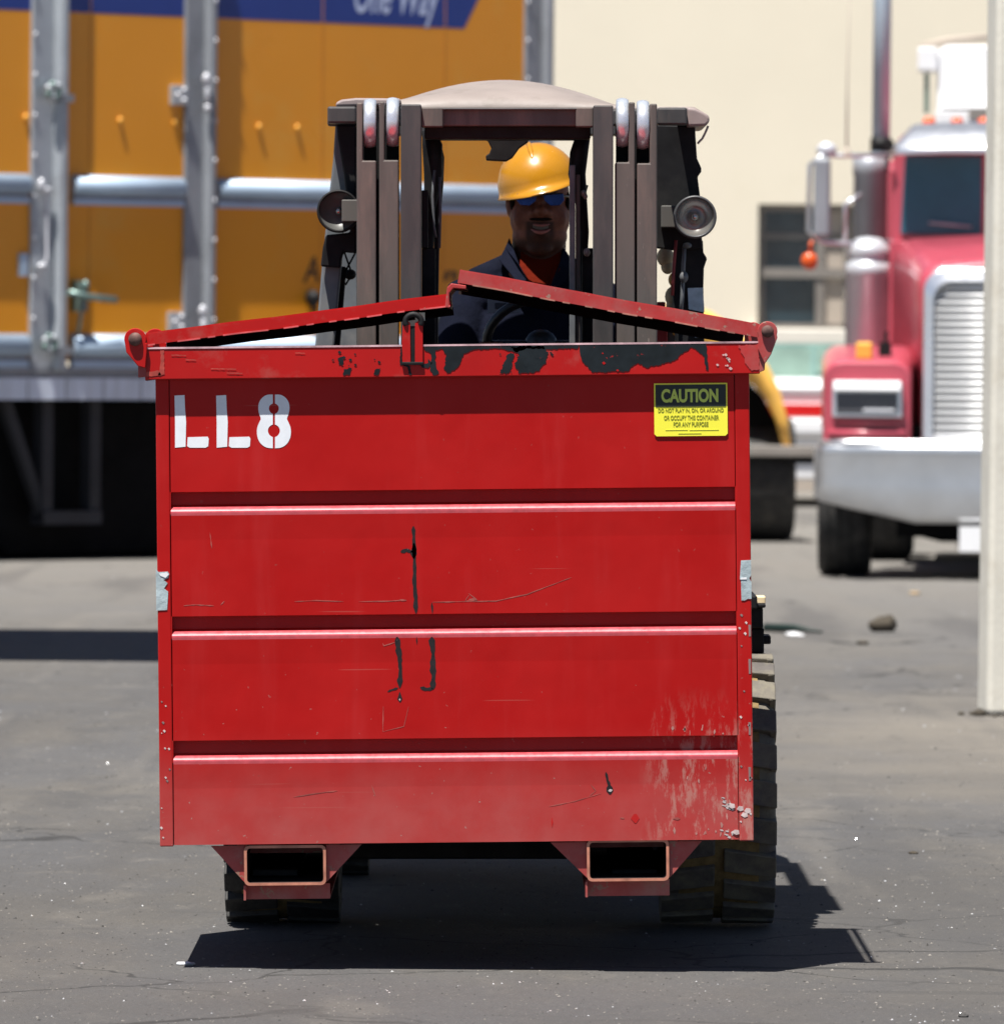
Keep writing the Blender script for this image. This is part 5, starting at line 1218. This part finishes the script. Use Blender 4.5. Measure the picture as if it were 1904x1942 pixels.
# hinge ears
def ear(cx_, cy, rr, foot, m, name):
    b = MB(); c_ = Vector(dl(cx_, cy, -.03)); r = rr/SD; pts = []
    f = [Vector(dl(*p, -.03)) for p in foot]
    n = 14
    for k in range(n+1):
        a = R(-20)+R(220)*k/n; pts.append((c_.x+r*math.cos(a), c_.y+r*math.sin(a)))
    pts += [(p.x, p.y) for p in f]
    b.prism(pts, DEP-.01, DEP+.004); b.build("hinge_ear", m, dm, bevel=.002)
    b = MB(); b.prism(pts, -.045, -.031); o = b.build("hinge_ear", m, dm, bevel=.002)
    b = MB(); b.cyl((c_.x, -.052, c_.y), (c_.x, DEP+.02, c_.y), r*.32, seg=14); b.lathe([(0, -.0), (r*.45, 0), (r*.62, .006), (r*.62, .010)], (c_.x, -.058, c_.y), 'y', 16, m=0)
    b.build("hinge_pin", mat("rusty_pin", (.12, .06, .05), .7, .3, var=.5, scale=40), o)
ear(257, 643, 21, [(240, 668), (262, 694), (276, 698), (280, 652)], RED, "l")
ear(1455, 628, 19, [(1438, 640), (1437, 662), (1450, 690), (1462, 672), (1474, 640)], RED_WORN, "r")
b = MB(); q = [dl(*p, -.03) for p in ((262, 694), (276, 690), (278, 714), (262, 716))]; b.prism(q, -.034, .3); q = [dl(*p, -.03) for p in ((1440, 668), (1452, 672), (1450, 702), (1440, 706))]; b.prism(q, -.034, .3); b.build("rim_corner", RED_DULL, dm, bevel=.002)
b = MB(); q = [dl(*p, -.02) for p in ((300, 634), (308, 628), (316, 627), (324, 632))]; b.prism(q, .0, .06); b.build("hinge_lug", RED, dm)
# hasp at the middle: U-shaped strap with a dark ring
b = MB(); o1 = [dl(*p, -.045) for p in ((764, 616), (768, 604), (776, 600), (792, 600), (800, 606), (803, 618), (803, 686), (800, 690), (764, 690), (762, 684))]
i1 = [dl(*p, -.045) for p in ((774, 640), (781, 626), (788, 640), (787, 688), (779, 688))]
left = [dl(*p, -.045) for p in ((764, 612), (770, 606), (778, 612), (779, 690), (764, 690), (762, 650))]; rght = [dl(*p, -.045) for p in ((787, 612), (797, 606), (802, 614), (802, 690), (787, 690))]
b.prism(left, -.0375, -.0302, m=0); b.prism(rght, -.0375, -.0302, m=0)
q = [dl(*p, -.045) for p in ((776, 618), (790, 618), (789, 690), (777, 690))]; b.prism(q, -.0335, -.0303, m=1)
c_ = Vector(dl(784, 610, -.045)); b.tube([(c_.x+.022*math.cos(a), -.036, c_.y+.020*math.sin(a)) for a in [R(-30)+R(240)*k/12 for k in range(13)]], .008, 10, m=1)
q = [dl(*p, -.045) for p in ((762, 686), (803, 686), (803, 692), (762, 692))]; b.prism(q, -.0385, -.0302, m=1)
b.build("hasp", [RED, BLACKM], dm, bevel=.002)
b = MB(); q = dl(796, 605, -.02); b.box(q[0]-.012, q[0]+.014, -.01, .01, q[1]-.004, q[1]+.018); b.build("hasp_tab", mat("pale_tab", (.6, .62, .5), .5), dm)
# fork pockets and gussets
for (px0, px1, py0, py1, g0, g1, lipx, thr) in ((463, 619, 1603, 1679, 400, 686, (463, 626), 1706), (1112.5, 1269, 1592, 1671, 1044, 1331, (1110, 1270), 1700)):
    x0_, zt2 = dl(px0, py0, .02); x1_2, zb2_ = dl(px1, py1, .02)
    zt2 = dl((px0+px1)/2, py0, .02)[1]; zb2_ = dl((px0+px1)/2, py1, .02)[1]
    zt2 = min(zt2, z0+.004)
    b = MB(); th = .0075; rr = .014
    def rrect(x0, x1, z0_, z1_, r, n=4):
        pts = []
        for cx2, cz2, s in ((x1-r, z1_-r, 0), (x0+r, z1_-r, 90), (x0+r, z0_+r, 180), (x1-r, z0_+r, 270)):
            for k in range(n+1): a = R(s+90*k/n); pts.append((cx2+r*math.cos(a), cz2+r*math.sin(a)))
        return pts
    o1 = rrect(x0_, x1_2, zb2_, zt2, rr); i1 = rrect(x0_+th, x1_2-th, zb2_+th, zt2-th, rr-th*.6); n = len(o1)
    vs = [(x, .005, z) for x, z in o1]+[(x, .005, z) for x, z in i1]+[(x, DEP, z) for x, z in o1]+[(x, DEP, z) for x, z in i1]; fs = []; 
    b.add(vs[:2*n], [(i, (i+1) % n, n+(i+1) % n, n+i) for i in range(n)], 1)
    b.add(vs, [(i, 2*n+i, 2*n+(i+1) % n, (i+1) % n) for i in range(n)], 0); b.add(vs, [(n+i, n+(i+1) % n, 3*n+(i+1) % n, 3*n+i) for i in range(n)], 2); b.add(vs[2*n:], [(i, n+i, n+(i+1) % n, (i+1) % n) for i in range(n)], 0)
    pk_ = b.build("fork_pocket", [RED_DULL, mat("tube_edge", (.50, .20, .13), .5, var=.35, scale=16), INSIDE_SHADE], dm)
    zl = dl((px0+px1)/2, thr, .06)[1]; xl0, xl1 = dl(lipx[0], 1700, .06)[0], dl(lipx[1], 1700, .06)[0]
    b = MB(); b.box(xl0, xl1, .07, .076, zl, zb2_); b.box(xl0, xl1, .076, DEP, zl, zl+.006); b.box(xl0, xl0+.006, .03, .076, zl, zb2_-.002); b.build("skid_plate", RED_DULL, pk_)
    for ga, gb in ((g0, px0), (g1, px1)):
        A = dl(ga, py0+5, .03); B = dl(gb, py0+5, .03); C = dl(gb, py1-6, .03)
        zA = z0-.0045
        b = MB(); b.prism([(A[0], zA), (B[0], zA), (B[0], C[1])], .022, .028); b.build("gusset", RED_DULL, pk_)
    for yb_ in (.3, .9):
        b = MB(); b.box(dl(px0-20, 1600)[0], dl(px1+20, 1600)[0], yb_, yb_+.06, zt2-.04, z0-.002); b.build("cross_brace", RED_DULL, pk_)
# stencil lettering
b = MB(); ST = -.0008
def dpoly(pts, off=ST, th=.0006): b.prism([dl(*p) for p in pts], off, off+th)
for ox, oy in ((0, 0), (79, 0)):
    dpoly([(331+ox, 750), (350+ox, 749), (351+ox, 775), (353+ox, 800), (352+ox, 847), (332+ox, 849), (332+ox, 800)])
    dpoly([(356+ox, 829), (394+ox, 828), (396+ox, 832), (395+ox, 846), (390+ox, 849), (360+ox, 849), (355+ox, 846)])
def half8(sg):
    cx_ = 519.5; g_ = 2.0*sg
    out = [(cx_+g_, 748), (cx_+14*sg, 748), (cx_+25*sg, 756), (cx_+30*sg, 768), (cx_+29*sg, 783), (cx_+24*sg, 794), (cx_+27*sg, 799), (cx_+32.5*sg, 812), (cx_+32*sg, 828), (cx_+26*sg, 841), (cx_+15*sg, 849), (cx_+g_, 850)]
    inn = [(cx_+g_, 829), (cx_+8*sg, 826), (cx_+12*sg, 818), (cx_+10*sg, 810), (cx_+5*sg, 806), (cx_+g_, 805), (cx_+g_, 785), (cx_+7*sg, 782), (cx_+10*sg, 775), (cx_+8*sg, 768), (cx_+g_, 765)]
    def chaikin(q, n=3):
        for _ in range(n):
            r = [q[0]]
            for a_, c2 in zip(q[:-1], q[1:]): r += [(a_[0]*.75+c2[0]*.25, a_[1]*.75+c2[1]*.25), (a_[0]*.25+c2[0]*.75, a_[1]*.25+c2[1]*.75)]
            q = r+[q[-1]]
        return q
    dpoly(chaikin(out)+chaikin(inn[:6])+chaikin(inn[6:]))
half8(1); half8(-1)
b.build("stencil_lettering", WHITEP, dm)
# caution label
b = MB(); lx0, lz1 = dl(1240, 727); lx1, lz0 = dl(1380, 826)
b.prism([(lx0, lz0+.006), (lx0+.006, lz0), (lx1-.006, lz0), (lx1, lz0+.006), (lx1, lz1), (lx0, lz1)], -.004, -.0025); lab = b.build("caution_label", YELL, dm)
lm = dl(1310, 771)[1]; b = MB(); b.box(lx0+.004, lx1-.004, -.0052, -.004, lm, lz1-.004); b.build("label_header", LBLK, lab)
def put(txt, cxp, cyp, wpx, hpx, m, bold, name, off=-.0062):
    q = text_mesh(txt, .1, bold=bold, extr=.0003); w_ = max(v.x for v in q.v)-min(v.x for v in q.v); h_ = max(v.y for v in q.v)-min(v.y for v in q.v)
    cxx = (max(v.x for v in q.v)+min(v.x for v in q.v))/2; cyy = (max(v.y for v in q.v)+min(v.y for v in q.v))/2
    x, z = dl(cxp, cyp); M = Matrix.Translation((x, off, z)) @ Matrix.Rotation(math.pi/2, 4, 'X') @ Matrix.Diagonal((wpx/SD/w_, hpx/SD/h_, 1, 1)) @ Matrix.Translation((-cxx, -cyy, 0))
    t = MB(); merge(t, q, M); return t.build(name, m, lab)
put("CAUTION", 1308, 750, 108, 26, LCAU, .004, "heading")
put("DO NOT PLAY IN, ON, OR AROUND", 1310, 778, 124, 8.5, LTXT, .001, "small_print", -.0048)
put("OR OCCUPY THIS CONTAINER", 1311, 791.5, 104, 8.5, LTXT, .001, "small_print", -.0048)
put("FOR ANY PURPOSE", 1310, 804, 66, 8.5, LTXT, .001, "small_print", -.0048)
b = MB()
for xs, ys_, ws_ in ((1262, 815.5, 42), (1307, 815.5, 56), (1286, 822, 44)):
    x, z = dl(xs, ys_); b.box(x, x+ws_/SD, -.0048, -.0040, z-.0008, z+.0008)
b.build("fine_print_line", mat("faint_print", (.6, .6, .05), .5), lab)
# silver tape on both corner posts
for pts, nm in (([(295.5, 1080), (301, 1085), (318, 1084), (321, 1088), (319, 1096), (310, 1100), (318, 1106), (311, 1116), (319, 1122), (317, 1157), (296.5, 1158)], "torn silver tape"), ([(1405, 1063), (1424, 1062), (1424.5, 1090), (1421, 1097), (1425, 1104), (1425, 1136), (1418, 1136), (1412, 1139), (1406, 1139), (1405, 1100), (1403, 1099)], "silver tape")):
    b = MB(); b.prism([dl(*p, -.003) for p in pts], -.0032, -.0018); b.build("tape_patch", TAPE, dm)
    b = MB()
    x, z = dl(pts[1][0]+8, pts[1][1]+10); b.box(x-.012, x+.014, -.0042, -.0032, z-.004, z+.004)
b = MB(); b.prism([dl(*p, -.003) for p in ((302, 1088), (317, 1086), (320, 1090), (314, 1096), (304, 1092))], -.0046, -.0033); b.build("curled_tape", WHITEV, dm)
b = MB(); b.prism([dl(*p, -.003) for p in ((1404, 1096), (1416, 1095), (1416, 1099), (1404, 1099))], -.0046, -.0033); b.build("curled_tape", WHITEV, dm)
# chips down both posts
b = MB()
random.seed(21)
for i in range(26):
    l_ = i % 2; px_ = random.uniform(302, 322) if l_ else random.uniform(1402, 1424); py_ = random.uniform(1330, 1590) if l_ else random.uniform(1150, 1590); r = random.uniform(1.2, 3.2)
    b.prism([dl(px_-r, py_), dl(px_, py_-r*.8), dl(px_+r, py_+r*.2), dl(px_+r*.3, py_+r*1.4)], -.0024, -.0014, m=i % 3 == 0)
for py_, hh in ((1185, 22), (1250, 28), (1370, 24), (1455, 26)):
    b.prism([dl(1419, py_), dl(1424, py_), dl(1424, py_+hh), dl(1420, py_+hh)], -.0024, -.0014, m=1)
for px_, py_ in ((1418, 1537), (1404, 1533), (1412, 1545), (1396, 1578), (1388, 1528)):
    b.prism([dl(px_-7, py_+2), dl(px_-3, py_-4), dl(px_+5, py_-3), dl(px_+6, py_+4), dl(px_, py_+6)], -.0026, -.0014, m=0)
b.build("paint_chips", [mat("chip_pale", (.62, .50, .48), .6, var=.3, scale=40), mat("chip_grey", (.24, .16, .15), .6)], dm)

# ================================================================= LOOSE THINGS ON THE GROUND
def gp(px, py):
    """ground point seen at px, py"""
    d = P(px, py, 1.0)-Vector((0, 0, HC)); k = -HC/d.z; return Vector((d.x*k, d.y*k, 0))
p = gp(1675, 1198); b = MB(); random.seed(3)
b.ell((0, 0, .035), (.085, .07, .05), 12, 8); b.ell((.03, 0, .055), (.045, .05, .04), 10, 7)
b.v = [v+Vector([random.uniform(-.008, .008) for _ in range(3)]) for v in b.v]
rk = b.build("rock", STONE); rk.location = p; tag(rk, "brown lump of rock lying on the asphalt beyond the dumpster", "rock")
def chip(px, py, s, m, lab, cat, name, fl_=.5):
    p = gp(px, py); b = MB(); b.ell((0, 0, s*fl_*.7), (s*1.6, s, s*fl_), 9, 6); b.v = [v+Vector([random.uniform(-s*.18, s*.18) for _ in range(3)]) for v in b.v]
    o = b.build(name, m); o.location = p; return tag(o, lab, cat)
chip(353, 1831, .016, WHITEV, "white scrap of plastic at the corner of the dumpster's shadow", "litter", "plastic_scrap", .35)
chip(1635, 1222, .022, STONE, "small black pebble just in front of the brown rock", "pebble", "pebble", .5)
chip(1735, 1128, .026, mat("tan_scrap", (.35, .25, .14), .8), "tiny tan scrap on the asphalt in front of the red truck", "litter", "paper_scrap", .5)
chip(1508, 1206, .035, WHITEV, "white scrap with a thin shadow beside the forklift tyre", "litter", "paper_scrap", .3)
chip(1732, 1620, .011, STONE, "dark pebble alone on sunlit asphalt beside the forklift's rear shadow", "pebble", "pebble")
chip(1827, 2030-100, .009, GRITD, "dark grey pebble nearest the camera, in front of the dumpster's shadow", "pebble", "pebble")
# thin dark strip stands in for a shadow line across the yard
a = gp(1452, 1198); c_ = gp(1560, 1203); b = MB(); b.tube([(0, 0, .02), ((c_-a).x*.5, (c_-a).y*.5, .03), ((c_-a).x, (c_-a).y, .012)], .02, 8, rs=[.03, .02, .006])
sp = b.build("shadow_strip", DARKG); sp.location = a; tag(sp, "thin dark strip standing in for a shadow line on the asphalt beyond the forklift tyre", "strip")
# scattered bright chips and grit (uncountable)
random.seed(11)
b = MB()
def shard(p, s, m):
    a = random.uniform(0, 6.28); h = s*random.uniform(.3, .9); n = 5
    vs = [(p.x+s*random.uniform(.6, 1.2)*math.cos(a+6.283*k/n), p.y+s*random.uniform(.6, 1.2)*math.sin(a+6.283*k/n), .0005) for k in range(n)]+[(p.x+random.uniform(-.3, .3)*s, p.y+random.uniform(-.3, .3)*s, h)]
    b.add(vs, [(k, (k+1) % n, n) for k in range(n)], m)
for i in range(9000):
    px_ = random.uniform(-80, 1990); py_ = 1080+(random.random()**.75)*900; p = gp(px_, py_)
    t = random.random(); sc_ = min(1.8, p.y/21)*(1 if i < 1500 else .62)
    if i >= 1500: t = .17+t*.83
    if t < .17: shard(p, random.uniform(.0022, .0055)*sc_, 0)
    elif t < .62: shard(p, random.uniform(.0025, .006)*sc_, 1)
    else: shard(p, random.uniform(.0025, .0065)*sc_, 2)
for cl in range(26):
    cx2, cy2 = random.uniform(0, 1900), random.uniform(1400, 1940)
    if 340 < cx2 < 1600 and cy2 < 1840: continue
    for k in range(random.randint(4, 9)): shard(gp(cx2+random.gauss(0, 45), cy2+random.gauss(0, 12)), random.uniform(.0022, .0050), 0)
gr = b.build("gravel", [SHARD, GRIT, GRITD]); gr['kind'] = 'stuff'; gr['label'] = 'bright glass chips and fine grit scattered over the asphalt'
